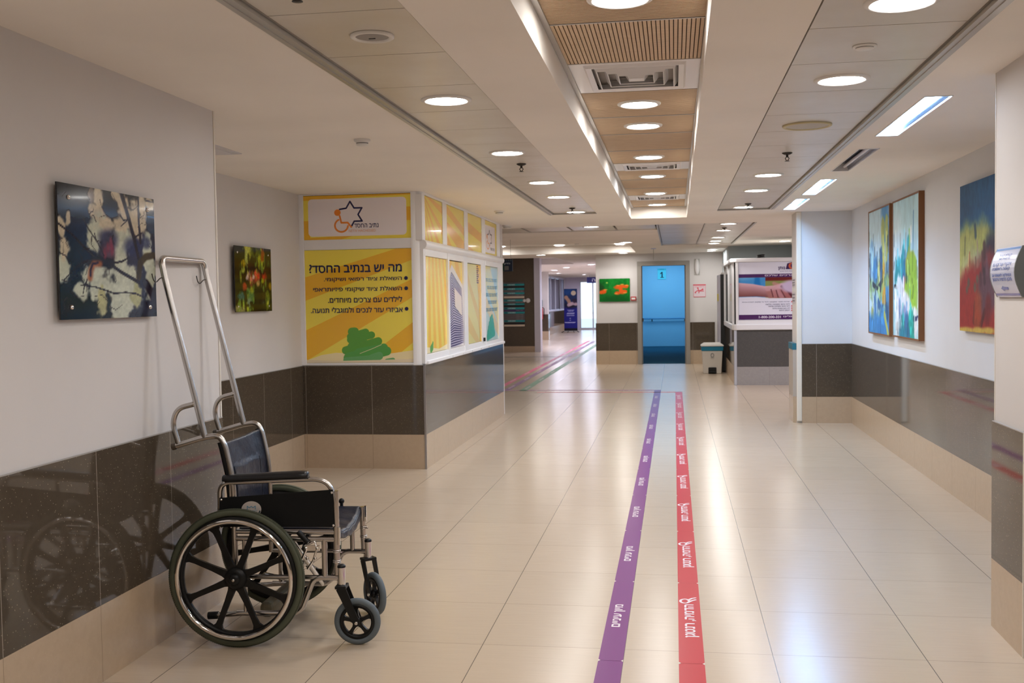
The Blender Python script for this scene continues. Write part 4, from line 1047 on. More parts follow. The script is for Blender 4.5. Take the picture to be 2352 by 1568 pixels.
# ================================================================ guide tapes on the floor
def ribbon(p, u, v, s, c):
    p.line([(u + .040 + .034 * math.cos(a), v + .040 + .021 * math.sin(a)) for a in [2 * math.pi * i / 20 for i in range(21)]], .012, c)
    p.line([(u + .058, v + .024), (u + .088, v + .006), (u + .098, v - .010)], .013, c); p.line([(u + .022, v + .024), (u + .050, v + .006), (u + .066, v - .010)], .013, c)
def tape(name, label, x0, x1, ya, yb, colr, seams, body, ty, icon=None):
    t = thing(name, label, 'floor tape', (x1, ya, 0), 0, 'guide tapes on the floor')
    w = x1 - x0; L = yb - ya
    p = Print(L, w, colr, False, .00015)                       # u along +Y, v towards -X
    p.next()
    dk = tuple(int(c * .9) for c in colr)
    for s_ in seams:
        if ya < s_ < yb:
            u = s_ - ya; p.rect(u - .0015, 0, u + .0015, w, dk)
            for v, sg in ((0, 1), (w, -1)): p.poly([(u - .012, v), (u + .012, v), (u, v + sg * .009)], (226, 216, 206))
    p.build('tape_strip', (0, 0, .0006), (0, 1, 0), (-1, 0, 0), t)
    for y in ty:
        q = Print(.01, .001, colr, False, .00015); q.it = []; q.w, q.h = 99, 99; q.lay = 3
        LW = (240, 226, 232)
        if icon: q.text(body, 0, .015, .485, .072, LW, .03); q.h = 1; ribbon(q, .50, .030, .078, LW)
        else: q.text(body, 0, .023, .34, .072, LW, .03)
        q.build('lettering', (0, y - ya, .0006), (0, 1, 0), (-1, 0, 0), t)
    return t
sm = [4.19 + 1.19 * k for k in range(-3, 12)]
PUR, RED = (122, 26, 124), (200, 32, 46)
for c_ in (PUR, RED, (109, 23, 111), (180, 28, 41)): ink(c_).node_tree.nodes['Principled BSDF'].inputs['Specular IOR Level'].default_value = .18; ink(c_).node_tree.nodes['Principled BSDF'].inputs['Roughness'].default_value = .28
tape('guide_tape', 'long purple guide tape with white lettering running down the corridor floor', -.316, -.216, 1.6, 16.6, PUR, sm, heb('מיון עיניים'), [3.447 + 1.18 * k for k in range(11)])
tape('guide_tape', 'long red guide tape with white lettering and ribbon marks on the corridor floor', .006, .108, 1.6, 16.26, RED, sm, heb('הדמיה, רנטגן'), [3.335 + 1.18 * k for k in range(11)], True)
t = thing('guide_tape', 'purple guide tape crossing the floor to the left behind the booth', 'floor tape', (-2.72, 16.50, 0), 0, 'guide tapes on the floor')
p = Print(2.404, .10, (160, 92, 140), False, .00015); p.build('tape_strip', (0, 0, .0006), (1, 0, 0), (0, 1, 0), t)
for i in range(5):
    q = Print(.01, .001, PUR, False, .00015); q.it = []; q.w, q.h = 99, 99; q.lay = 2; q.text(heb('מיון עיניים'), .2 + .45 * i, .03, .45 + .45 * i, .07, (236, 216, 224), .03); q.build('lettering', (0, 0, .0006), (1, 0, 0), (0, 1, 0), t)
t = thing('guide_tape', 'red guide tape crossing the floor to the left towards the booth side', 'floor tape', (-2.13, 16.16, 0), 0, 'guide tapes on the floor')
p = Print(2.136, .10, (214, 100, 96), False, .00015); p.build('tape_strip', (0, 0, .0006), (1, 0, 0), (0, 1, 0), t)
for i in range(4):
    q = Print(.01, .001, RED, False, .00015); q.it = []; q.w, q.h = 99, 99; q.lay = 2; q.text(heb('הדמיה, רנטגן'), .15 + .5 * i, .03, .5 + .5 * i, .07, (240, 220, 220), .03); q.build('lettering', (0, 0, .0006), (1, 0, 0), (0, 1, 0), t)
for x0, x1, ya, yb, c, lb in ((-2.91, -2.81, 16.2, 35.5, (206, 76, 116), 'pink guide tape, leftmost of three running into the far corridor'), (-2.72, -2.62, 16.6, 35.0, (126, 74, 128), 'purple guide tape between the pink and green ones in the far corridor'), (-2.45, -2.33, 16.45, 34.0, (72, 134, 92), 'green guide tape, rightmost of three running into the far corridor')):
    t = thing('guide_tape', lb, 'floor tape', (x1, ya, 0), 0, 'guide tapes on the floor')
    p = Print(yb - ya, x1 - x0, c, False, .00015); p.build('tape_strip', (0, 0, .0006), (0, 1, 0), (-1, 0, 0), t)
    for i in range(10):
        q = Print(.01, .001, PUR, False, .00015); q.it = []; q.w, q.h = 99, 99; q.lay = 2; q.text(heb('מיון עיניים'), .3 + 1.8 * i, .03, .9 + 1.8 * i, .075, (236, 216, 224), .03); q.build('lettering', (0, 0, .0006), (0, 1, 0), (-1, 0, 0), t)

# ================================================================ around the blue doorway
t = thing('flower_picture', 'green picture with orange flowers on the wall left of the blue doorway', 'picture', (-1.61, 22.97, 1.37))
w, h = .66, .50
q = MB(); q.box(0, w, 0, .012, 0, h); q.build('print_board', mat('green_board_edge', (.02, .10, .03), .4), t)
P = Pic(w, h, .008, (24, 124, 44), 21); P.mottle(.25, 14, 10, 4); P.blob(.5, .1, .6, .22, (16, 84, 34), .8, .8); P.blob(.06, .6, .12, .2, (30, 60, 30), .7, .8)
for u, v, a, b in ((.60, .62, .13, .10), (.72, .66, .12, .08), (.86, .65, .12, .07), (.76, .42, .12, .10), (.60, .38, .10, .07), (.70, .50, .06, .14), (.84, .44, .06, .06), (.12, .42, .10, .10), (.04, .40, .06, .06), (.18, .46, .05, .08)): P.blob(u, v, a, b, (226, 92, 34), .4, .95, .4, 9)
for u, v in ((.62, .70), (.75, .74), (.9, .70), (.55, .34), (.84, .38), (.2, .52)): P.blob(u, v, .06, .025, (240, 160, 70), .5, .8)
P.blob(.25, .82, .03, .03, (170, 200, 90), .6, .9)
P.build('print_face', (0, -.0005, 0), (1, 0, 0), (0, 0, 1), t)
for u, v in ((.05, .92), (.93, .92), (.05, .08), (.93, .08)):
    q = MB(); q.lathe([(.012, -.006), (.012, .02)], 12, 'y', (u * w, 0, v * h)); q.build('standoff', CHROME, t)
t = thing('fire_call_point', 'small red and white call box between the green picture and the doorway', 'call box', (-.875, 23.0, 1.43))
q = MB(); q.box(-.06, .06, -.04, 0, -.045, .045); q.build('case', mat('red_plastic', (.45, .06, .06), .4), t, bevel=.006)
q = MB(); q.box(-.04, .04, -.043, -.04, -.02, .02); q.build('press_plate', WHITEP, t)
t = thing('evacuation_notice', 'white notice with red figures on the wall right of the blue doorway', 'notice', (.405, 22.995, 1.44))
p = Print(.27, .28, (222, 206, 212), False, .0008); RR = (214, 84, 96)
p.rect(.0, .25, .27, .275, RR); p.rect(.01, .0, .26, .012, RR); p.next(); p.line([(.26, .01), (.26, .24)], .006, RR); p.line([(.01, .01), (.01, .24)], .006, RR)
p.line([(.04, .10), (.09, .14), (.13, .13), (.19, .16)], .02, RR); p.poly(ell((.20, .165), .02, .02), RR); p.line([(.10, .18), (.13, .14), (.12, .09)], .018, RR); p.poly(ell((.10, .195), .017, .017), RR); p.line([(.15, .13), (.22, .13)], .016, RR); p.poly(ell((.05, .095), .013, .013), RR)
for i in range(2): p.text(heb('אין להשתמש במעלית'), .03, .205 + .022 * i, .24, .22 + .022 * i, RR)
p.build('paper', (0, 0, 0), (1, 0, 0), (0, 0, 1), t)
t = thing('wall_lamp', 'white oval wall lamp high on the wall right of the blue doorway', 'lamp', (.49, 23.0, 2.09))
q = MB(); q.ball((0, -.01, 0), .17, 20, (.32, .35, 1)); q.build('shade', mat('pale_lamp_glass', (.72, .70, .70), .3), t)
q = MB(); q.box(-.06, .06, -.012, 0, -.175, .175); q.build('wall_plate', GREYP, t, bevel=.005)
t = thing('floor_number_sign', 'teal sign with floor number 1 on the blue lobby wall', 'sign', (-.475, 31.185, 1.97))
p = Print(.245, .315, (110, 226, 232), False, .001); p.rect(0, .265, .245, .315, (70, 196, 206)); p.next(); p.rect(.112, .045, .148, .215, (16, 50, 70)); p.poly([(.112, .215), (.075, .175), (.075, .145), (.112, .172)], (16, 50, 70)); p.rect(.08, .045, .18, .065, (16, 50, 70)); p.text(heb('קומה'), .06, .275, .19, .305, (30, 110, 120), .02)
p.build('plate', (0, 0, 0), (1, 0, 0), (0, 0, 1), t)
t = thing('handrail', 'dark blue handrail across the back wall of the blue lobby', 'handrail', (-1.0, 31.2, .82))
q = MB(); q.tube(rnd([(0, 0, -.05), (0, -.09, -.05), (0, -.09, 0), (1.85, -.09, 0)], .03), .022, 8); q.build('rail', mat('blue_rail', (.10, .30, .50), .3), t)
for x in (.35, 1.3): q = MB(); q.tube(rnd([(x, 0, -.07), (x, -.08, -.07), (x, -.09, -.01)], .03), .015, 8); q.build('bracket', BLACK, t)
t = thing('ceiling_pull_sign', 'thin rod hanging from a small blue ceiling disc before the doorway', 'ceiling fitting', (-.39, 20.6, ZC))
q = MB(); q.lathe([(.055, 0), (.05, -.012), (0, -.014)], 16); q.build('disc', mat('pale_blue_disc', (.55, .62, .85), .4), t)
q = MB(); q.tube([(0, 0, -.01), (0, 0, -.22)], .006, 6); q.build('rod', GREYP, t)

# pedal bin
t = thing('pedal_bin', 'white pedal bin with a teal band beside the black cabinet', 'bin', (.70, 20.22, 0))
def taper(mm, a0, b0, a1, b1, z0, z1):
    P_ = [(-a0, -b0, z0), (a0, -b0, z0), (a0, b0, z0), (-a0, b0, z0), (-a1, -b1, z1), (a1, -b1, z1), (a1, b1, z1), (-a1, b1, z1)]
    mm._add(P_, [(3, 2, 1, 0), (4, 5, 6, 7), (0, 1, 5, 4), (1, 2, 6, 5), (2, 3, 7, 6), (3, 0, 4, 7)])
BINW = mat('off_white_bin', (.66, .62, .56), .45)
q = MB(); taper(q, .165, .15, .192, .175, .0, .435); q.build('body', BINW, t, bevel=.012)
q = MB(); taper(q, .200, .182, .203, .185, .43, .515); q.build('band', mat('teal_bin_band', S(20, 118, 150), .4), t, bevel=.006)
q = MB(); taper(q, .212, .195, .212, .195, .515, .535); taper(q, .212, .195, .15, .14, .535, .578); q.build('lid', mat('white_bin_lid', (.74, .71, .66), .4), t, bevel=.008)
q = MB(); q.prism([(-.075, -.172), (.075, -.172), (.075, -.150), (-.075, -.150)], .0, .12); q.build('pedal_recess', DARK, t, bevel=.02)
q = MB(); q.box(-.055, .055, -.21, -.15, .02, .04); q.build('pedal', BLACK, t, bevel=.008)
p = Print(.01, .01, (0, 0, 0), False, .001); p.it = []; p.w = p.h = 1
p.line([(.03 + .028 * math.cos(a), .05 + .034 * math.sin(a)) for a in [2 * math.pi * i / 12 for i in range(13)]], .008, (90, 92, 90)); p.rect(.0, .0, .06, .006, (120, 120, 118))
p.build('recycling_mark', (-.03, -.181, .30), (1, 0, 0), (0, .06, 1), t)

t = thing('vending_cabinet', 'tall black cabinet with a white front edge beside the dim grey wall', 'cabinet', (.945, 20.85, 0))
q = MB(); q.box(-.07, .08, -.42, .42, .03, 1.87); q.build('body', mat('black_cabinet', (.012, .012, .012), .45), t, bevel=.005)
q = MB(); q.box(-.105, -.072, -.41, .41, .06, 1.86); q.build('door_panel', mat('lilac_front_panel', (.52, .50, .56), .35), t)
q = MB(); q.box(-.13, -.106, -.40, -.30, 1.36, 1.50); q.build('coin_unit', mat('yellow_unit', (.60, .50, .10), .4), t)
q = MB(); q.box(-.05, .06, -.40, .40, 0, .03); q.build('plinth', DARK, t)
q = MB(); q.lathe([(.05, 1.87), (.045, 1.90), (0, 1.905)], 14, 'z', (-.01, -.3, 0)); q.build('knob', WHITEP, t)

# ================================================================ kiosk on the right
YK = 17.47
m = MB(); m.box(.975, 3.4, YK + .015, 20.395, 0, .9)
struct('wall_kiosk', m, mat('kiosk_core', (.3, .28, .25), .8))
clad('kiosk', [(.985, 3.4, YK, YK + .015, stone('brown_tile_kiosk', (.085, .080, .076), DADO_S, 'x', 1.5, .6, None, .35), stone('grey_tile_kiosk', (.36, .34, .33), SK_S, 'x', 1.52, .6, (.2, .18, .17), .3)), (.962, .975, YK + .02, 20.39, DADO_Y, SKIRT_Y)], 0)
m = MB(); m.box(.955, 1.005, YK - .012, YK + .03, 0, .9); struct('trim_kiosk_corner', m, mat('pale_steel_corner', (.62, .64, .70), .3, .8), bevel=.008)
kt = thing('kiosk', 'white glazed kiosk with a purple and white poster of clasped hands', 'kiosk', (.97, YK, .9))
def km(): q = MB(); q.M = Matrix.Translation((-.97, -YK, -.9)); return q
q = km(); q.prism([(.93, YK + .05), (.96, YK - .02), (1.0, YK - .045), (3.4, YK - .045), (3.4, YK + .04), (1.0, YK + .04), (1.0, 20.39), (.93, 20.39)], .9, .99); q.build('counter_rail', WHITE_ALU, kt, bevel=.01)
q = km(); q.prism([(.905, YK + .06), (.94, YK - .005), (1.0, YK - .03), (3.4, YK - .03), (3.4, YK + .03), (1.02, YK + .03), (.96, YK + .08), (.96, 20.39), (.905, 20.39)], 2.0, 2.065); q.build('roof_rail', WHITE_ALU, kt, bevel=.012)
q = km(); q.box(.99, 1.035, YK - .02, YK + .03, .99, 2.0); q.box(3.36, 3.4, YK - .02, YK + .03, .99, 2.0); q.box(1.03, 3.38, YK - .012, YK + .03, .985, 1.058)
q.build('sign_frame', WHITE_ALU, kt, bevel=.006)
for ya_, yb_ in ((YK + .08, YK + .13), (18.9, 18.95), (20.33, 20.39)): q = km(); q.box(.935, .975, ya_, yb_, .99, 2.0); q.build('post', WHITE_ALU, kt, bevel=.006)
q = km(); q.box(.955, .962, YK + .13, 20.33, .99, 2.0); q.build('glass_pane', mat('dark_kiosk_glass', (.05, .055, .06), .08), kt)
q = km(); q.box(1.033, 3.37, YK + .0, YK + .02, 1.055, 2.0); q.build('poster_backing', mat('blue_black_gasket', (.05, .07, .10), .5), kt)
W, H = 1.58, .935
k = pxm(240, 0, 1390, .84, 1352, 0, 110, H)
p = Print(W, H, (236, 235, 248), True, .0006); p.next(); DP = (74, 20, 92)
p.rect(0, k(0, 440)[1], W, k(0, 365)[1], DP); p.rect(0, k(0, 1346)[1], W, k(0, 1240)[1], DP); p.next()
p.text(heb('פתרון שלנו לצרכים שלכם'), k(810, 0)[0], k(0, 425)[1], k(2050, 0)[0], k(0, 375)[1], (226, 210, 232), .02)
p.text(heb('טלפון: חייגו אלינו'), k(1205, 0)[0], k(0, 1312)[1], k(1960, 0)[0], k(0, 1262)[1], (226, 210, 232), .02)
p.text('1-800-200-331', *k(675, 1315), *k(1148, 1268), (226, 210, 232), .03)
p.poly([k(1258, 272), k(1290, 150), k(1400, 118), k(1520, 160), k(1540, 272)], (60, 20, 84)); p.next(); p.poly(ell(k(1380, 200), .045, .05), (214, 96, 60)); p.next(); p.poly(ell(k(1410, 196), .035, .04), (90, 30, 90))
p.text(heb('נותן'), *k(1098, 292), *k(1242, 218), (64, 40, 100), .03); p.text(heb('פתרונות לכל אדם'), *k(1135, 322), *k(1500, 302), (120, 104, 150))
for yy, x0 in ((968, 312), (1018, 820), (1060, 880), (1108, 970), (1155, 1118)):
    p.text(heb('שירות מסור ומקצועי לכל מי שזקוק לעזרה בבית') if x0 < 400 else heb('ליווי אישי ותמיכה מלאה') if x0 < 1000 else heb('ייעוץ חינם'), *k(x0, yy + 14), *k(1340, yy - 14), (84, 88, 122))
    if yy != 1018: p.poly(ell(k(1388, yy), .012, .012), (214, 80, 90))
p.build('poster', (1.04 - .97, -.001, 1.062 - .9), (1, 0, 0), (0, 0, 1), kt)
Wp = W; v0, v1 = k(0, 890)[1], k(0, 441)[1]
P = Pic(Wp, v1 - v0, .008, (236, 235, 248), 31); P.asp = .21
def c9(x, y): a = k(x, y); return (a[0] / Wp, (a[1] - v0) / (v1 - v0))
U, V = P.U, P.V; xs = c9(815, 0)[0]
P.lay((U < xs) * 1.0, (70, 150, 214)); P.lay((U < xs) * sst(.75, 1, V - U * .6) * .8, (120, 180, 224)); P.lay(((U < xs) * sst(.25, .1, np.abs(U - c9(640, 0)[0]) * 6 + (V - .8) * .2)) * .9, (24, 120, 196))
P.lay((U >= xs) * 1.0, (140, 150, 84)); P.lay((U >= xs) * sst(.80, .88, V), (110, 24, 24))
def arm(x): return np.interp(x, [c9(240, 0)[0], c9(560, 0)[0], c9(800, 0)[0], c9(1000, 0)[0], c9(1160, 0)[0], 1], [c9(0, 548)[1], c9(0, 580)[1], c9(0, 628)[1], c9(0, 620)[1], c9(0, 570)[1], c9(0, 560)[1]])
top = arm(U); low = np.interp(U, [0, c9(620, 0)[0], c9(860, 0)[0], c9(1150, 0)[0], 1], [c9(0, 852)[1], c9(0, 845)[1], c9(0, 868)[1], c9(0, 888)[1], c9(0, 880)[1]])
inside = sst(-.02, .02, top - V) * sst(-.02, .02, V - low)
sh = np.clip((V - low) / np.maximum(top - low, .05), 0, 1)
skin = np.array((128, 74, 72))[None, None] * (1 - sh[..., None]) + np.array((226, 184, 196))[None, None] * sh[..., None]
P.C = P.C * (1 - inside[..., None]) + skin * inside[..., None]
P.lay(sst(.0, .04, low - V) * 1.0, (236, 235, 248))
for a, b, wd, c in [((1000, 570), (1110, 610), .016, (206, 140, 140)), ((880, 720), (930, 850), .026, (176, 116, 110)), ((980, 720), (1030, 850), .026, (188, 124, 124)), ((1090, 730), (1170, 860), .026, (198, 140, 146)), ((1190, 720), (1330, 860), .028, (176, 104, 104)), ((860, 690), (1120, 640), .022, (214, 168, 176)), ((1100, 640), (1180, 640), .02, (220, 170, 180))]:
    P.stroke([c9(*a), c9(*b)], wd, c, .5, .75)
for a, b in (((940, 700), (985, 860)), ((1050, 720), (1090, 860)), ((1160, 720), (1240, 870))): P.stroke([c9(*a), c9(*b)], .005, (92, 44, 50), .5, .9)
P.stroke([c9(1170, 640), c9(1290, 720), c9(1390, 850)], .012, (84, 30, 40), .5, .9); P.blob(*c9(1420, 640), .12, .3, (206, 186, 214), .3, 1, .1)
P.build('poster_photo', (1.04 - .97, -.004, 1.062 - .9 + v0), (1, 0, 0), (0, 0, 1), kt, gloss=False)
# bits lying on the kiosk roof
t = thing('cable_coil', 'dark coil of cable lying on the kiosk roof rail', 'cable', (1.42, YK + .35, 2.065))
q = MB(); q.tube([(.06 * math.cos(a), .06 * math.sin(a) * 1.4, .012 + .05 * (a / 12)) for a in [i * .4 for i in range(32)]], .010, 6); q.build('coil', BLACK, t)
m = MB(); m.box(.96, 3.4, YK + .03, 20.39, 2.03, 2.06); m.M = None; o = m.build('roof_panel', GREYP, None); o.parent = kt; o.location = (-.97, -YK, -.9)

# ================================================================ the far corridor
t = thing('directory_board', 'directory of teal and grey slats on the dark tiled pier', 'sign board', (-4.62, 28.49, .70))
TEAL = (40, 160, 166)
rows = [(571, 'b'), (590, 'd'), (608, 'b'), (630, 'g'), (646, 'b'), (662, 'g'), (680, 'w'), (709, 'b'), (728, 'g'), (741, 'b'), (758, 'd'), (779, 'b'), (798, 'v'), (817, 'b'), (838, 'g'), (856, 'g'), (874, 'g'), (890, 'b'), (912, 'd'), (930, 'w')]
for y, kd in rows:
    z = (940 - y) / 383 * 1.19; hgt = .026
    c = {'b': TEAL, 'd': (26, 24, 28), 'g': (104, 98, 100), 'w': (222, 206, 184), 'v': (78, 60, 104)}[kd]
    p = Print(.57, hgt * 2, c, False, .001); p.next()
    if kd == 'b': p.text(heb('מרפאת עיניים'), .14, .012, .31, .042, (206, 226, 226), .03); p.rect(.012, .008, .10, .044, (24, 108, 116)); p.poly(ell((.115, .026), .008, .012), (206, 226, 226))
    elif kd in 'gv': p.text(heb('קומה ראשונה'), .33, .014, .53, .04, (160, 154, 158), .02)
    o = p.build('slat', (0, -.014, z - hgt), (1, 0, 0), (0, 0, 1), t)
q = MB(); q.box(-.01, .575, -.013, .008, 0, 1.22); q.build('backing', mat('board_backing', (.10, .09, .08), .5), t)
for i, x in enumerate((-4.055, -3.955)):
    t = thing('wall_button', ['small white round disc right beside the directory slats', 'larger white round disc on the tiled pier, nearer its edge'][i], 'wall fitting', (x, 28.5, 1.41), 0)
    q = MB(); q.lathe([(.045 + .02 * i, 0), (.04 + .02 * i, -.03), (0, -.035)], 18, 'y'); q.build('cover', WHITEP, t)
t = thing('hanging_sign', 'dark green and blue hanging sign at the far edge of the yellow booth', 'sign', (-2.72, 16.5, 1.90))
p = Print(.19, .19, (24, 40, 64), False, .001); p.rect(0, 0, .06, .19, (20, 62, 54)); p.next()
for i in range(5): p.rect(.02 + .034 * i, .165, .038 + .034 * i, .178, (90, 108, 110))
p.text(heb('מיון'), .05, .105, .15, .135, (170, 184, 190), .03); p.rect(.06, .02, .13, .085, (110, 112, 112))
p.build('face', (0, 0, 0), (1, 0, 0), (0, 0, 1), t)
q = MB(); q.box(0, .19, .0, .03, 0, .19); q.build('box', mat('dark_sign_box', (.02, .03, .05), .5), t)
for x in (.03, .16): q = MB(); q.tube([(x, .015, .19), (x, .015, .505)], .003, 6); q.build('hanger', GREYP, t)
t = thing('fire_extinguisher', 'red fire extinguisher with a grey head hung on the far pillar', 'fire extinguisher', (-4.66, 36.78, .72))
q = MB(); q.lathe([(0, 0), (.085, .005), (.09, .03), (.09, .36), (.07, .42), (.03, .45), (0, .45)], 18); q.build('cylinder', mat('red_cylinder', (.42, .05, .05), .35), t)
q = MB(); q.box(-.07, .07, -.05, .05, .45, .70); q.build('cover', mat('slate_cover', (.12, .18, .20), .5), t, bevel=.02)
q = MB(); q.tube(rnd([(.03, 0, .44), (.13, -.02, .40), (.12, -.02, .1)], .05), .012, 6); q.build('hose', BLACK, t)
q = MB(); q.box(-.02, .02, .085, .105, .2, .5); q.build('bracket', GREYP, t)
# roll-up banner
t = thing('banner_stand', 'tall dark blue banner stand with a moon, at the end of the corridor', 'banner', (-4.35, 44.5, 0))
w, h = .56, 1.80
q = MB(); q.box(-w / 2, w / 2, 0, .012, .05, .05 + h); q.build('panel', mat('banner_edge', (.02, .02, .10), .5), t)
P = Pic(w, h, .012, (32, 32, 128), 41); P.asp = 3.0
P.lay(sst(.55, .62, P.V), (30, 48, 92)); P.blob(.3, .93, .5, .08, (34, 84, 156), .8, .8); P.lay(sst(.08, .06, P.V), (24, 20, 28))
P.blob(.5, .60, .6, .06, (30, 26, 40), .6, .95); P.blob(.15, .80, .14, .035, (184, 140, 130), .4, .95); P.stroke([(.15, .80), (.35, .72), (.45, .64)], .13, (190, 146, 120), .4, .95); P.stroke([(.35, .62), (.7, .66), (.9, .64)], .12, (204, 172, 178), .4, .95); P.blob(.8, .72, .2, .05, (48, 30, 50), .5, .9); P.blob(.72, .90, .19, .058, (214, 196, 170), .15, 1, .02)
for v, a, b in ((.50, .25, .75), (.475, .3, .7), (.43, .25, .78), (.41, .2, .75), (.37, .2, .75), (.305, .42, .5), (.26, .42, .5), (.21, .05, .85), (.20, .1, .8)): P.stroke([(a, v), (b, v)], .018, (196, 196, 232), .5, .9, .3)
P.build('print_face', (-w / 2, -.001, .05), (1, 0, 0), (0, 0, 1), t, gloss=False)
for x in (-.38, -.13, .15, .36): q = MB(); q.tube([(x * .7, 0, .06), (x, -.12, .01)], .014, 6); q.tube([(x, -.13, .012), (x, -.09, .012)], .012, 6); q.build('foot', BLACK, t)
q = MB(); q.box(-.30, .30, -.03, .03, .03, .07); q.build('base', GREYP, t)
t = thing('exit_sign', 'dark blue sign hung below the far corridor ceiling beside the wall edge', 'sign', (-3.28, 40.0, 2.02))
p = Print(.9, .22, (40, 44, 110), False, .002); p.next(); p.text(heb('יציאה'), .2, .06, .7, .16, (200, 204, 236), .03); p.build('face', (0, 0, 0), (1, 0, 0), (0, 0, 1), t)
q = MB(); q.box(0, .9, .001, .04, 0, .22); q.build('box', mat('navy_sign_box', (.03, .03, .12), .5), t)
for x in (.1, .8): q = MB(); q.tube([(x, .02, .22), (x, .02, .38)], .008, 6); q.build('hanger', GREYP, t)
t = thing('paper_notice', 'strip of paper notices on the narrow side of the cream corner pillar', 'notice', (1.3735, 12.72, 1.36))
for i, (z, hh) in enumerate(((.0, .13), (.19, .10))):
    p = Print(.30, hh, (206, 196, 200), False, .0008); p.next()
    for j in range(3): p.text(heb('שעות קבלה לקהל'), .03, hh * (.15 + .28 * j), .27, hh * (.33 + .28 * j), (110, 104, 120))
    p.build('sheet', (0, 0, z), (0, -1, 0), (0, 0, 1), t)

# ================================================================ the wheelchair (x forward, y to its left, z up; the right wheel touches the floor at the origin)
wc = thing('wheelchair', 'empty chrome wheelchair with navy vinyl seat and a tall rear push frame', 'wheelchair', (-1.853, 4.187, 0), math.radians(3.0))
YN, YF = .06, .53                 # right (near) and left frame planes
WR = .2965

def wheel(y, out, phase):
    """rear wheel, its tyre is the part; rim, hand rim, hub and bolts hang from it. out: -1 = outside faces -y"""
    c = (.004, y, WR)
    q = MB(); prof = []
    for i in range(16):
        a = 2 * math.pi * i / 16; prof.append((.279 + .0175 * math.cos(a) * (1 if math.cos(a) > 0 else .9), .0165 * math.sin(a)))
    q.lathe(prof, 72, 'y', c, True)
    for i in range(200):          # small tread blocks on both shoulders
        a = 2 * math.pi * i / 200
        for s_ in (-.007, .007):
            x, z = c[0] + .2945 * math.cos(a), c[2] + .2945 * math.sin(a); dx, dz = -math.sin(a) * .0035, math.cos(a) * .0035; ox, oz = math.cos(a) * .0011, math.sin(a) * .0011
            P_ = [(x + dx, y + s_ - .004, z + dz), (x - dx, y + s_ - .004, z - dz), (x - dx, y + s_ + .004, z - dz), (x + dx, y + s_ + .004, z + dz)]
            q._add(P_ + [(p[0] + ox, p[1], p[2] + oz) for p in P_], [(4, 5, 6, 7), (0, 1, 5, 4), (1, 2, 6, 5), (2, 3, 7, 6), (3, 0, 4, 7)])
    w = q.build('drive_wheel', RUBBER, wc)
    q = MB(); q.lathe([(.232, -.009), (.240, -.014), (.264, -.015), (.266, 0), (.264, .015), (.240, .014), (.232, .009)], 64, 'y', c, True)
    q.lathe([(0, -.026), (.030, -.026), (.046, -.020), (.050, 0), (.046, .020), (.030, .026), (0, .026)], 28, 'y', c)
    for i in range(8):
        a = math.radians(phase + 45 * i); ca, sa = math.cos(a), math.sin(a); pts = []
        for r, hw in ((.038, .021), (.060, .0145), (.11, .0125), (.19, .0115), (.215, .014), (.228, .022), (.238, .036)): pts.append((r, hw))
        P_ = []
        for r, hw in pts:
            for sy, sh in ((-1, 1), (-1, -1), (1, -1), (1, 1)):
                P_.append((c[0] + ca * r - sa * hw * sh, y + sy * (.0105 - .004 * (r > .1)), c[2] + sa * r + ca * hw * sh))
        f = []
        for k in range(len(pts) - 1):
            for j in range(4): f.append((k * 4 + j, k * 4 + (j + 1) % 4, k * 4 + 4 + (j + 1) % 4, k * 4 + 4 + j))
        q._add(P_, f)
    q.build('rim', BLACK, w)
    yo = y + out * .034
    q = MB(); q.tube([(c[0] + .2485 * math.cos(a), yo, c[2] + .2485 * math.sin(a)) for a in [2 * math.pi * i / 72 for i in range(72)]], .0095, 12, True)
    for i in range(6):
        a = math.radians(30 + 60 * i); q.tube([(c[0] + .2485 * math.cos(a), y + out * .012, c[2] + .2485 * math.sin(a)), (c[0] + .2485 * math.cos(a), yo, c[2] + .2485 * math.sin(a))], .004, 6)
    q.build('hand_rim', CHROME, w)
    q = MB(); q.lathe([(0, out * .040), (.016, out * .040), (.024, out * .034), (.026, out * .024)], 20, 'y', c); q.build('hub_cap', BLACK, w)
    q = MB(); q.lathe([(0, out * .044), (.006, out * .044), (.007, out * .039)], 10, 'y', c); q.build('axle_bolt', STEEL, w)
wheel(0, -1, 23)
wheel(.59, 1, 10)

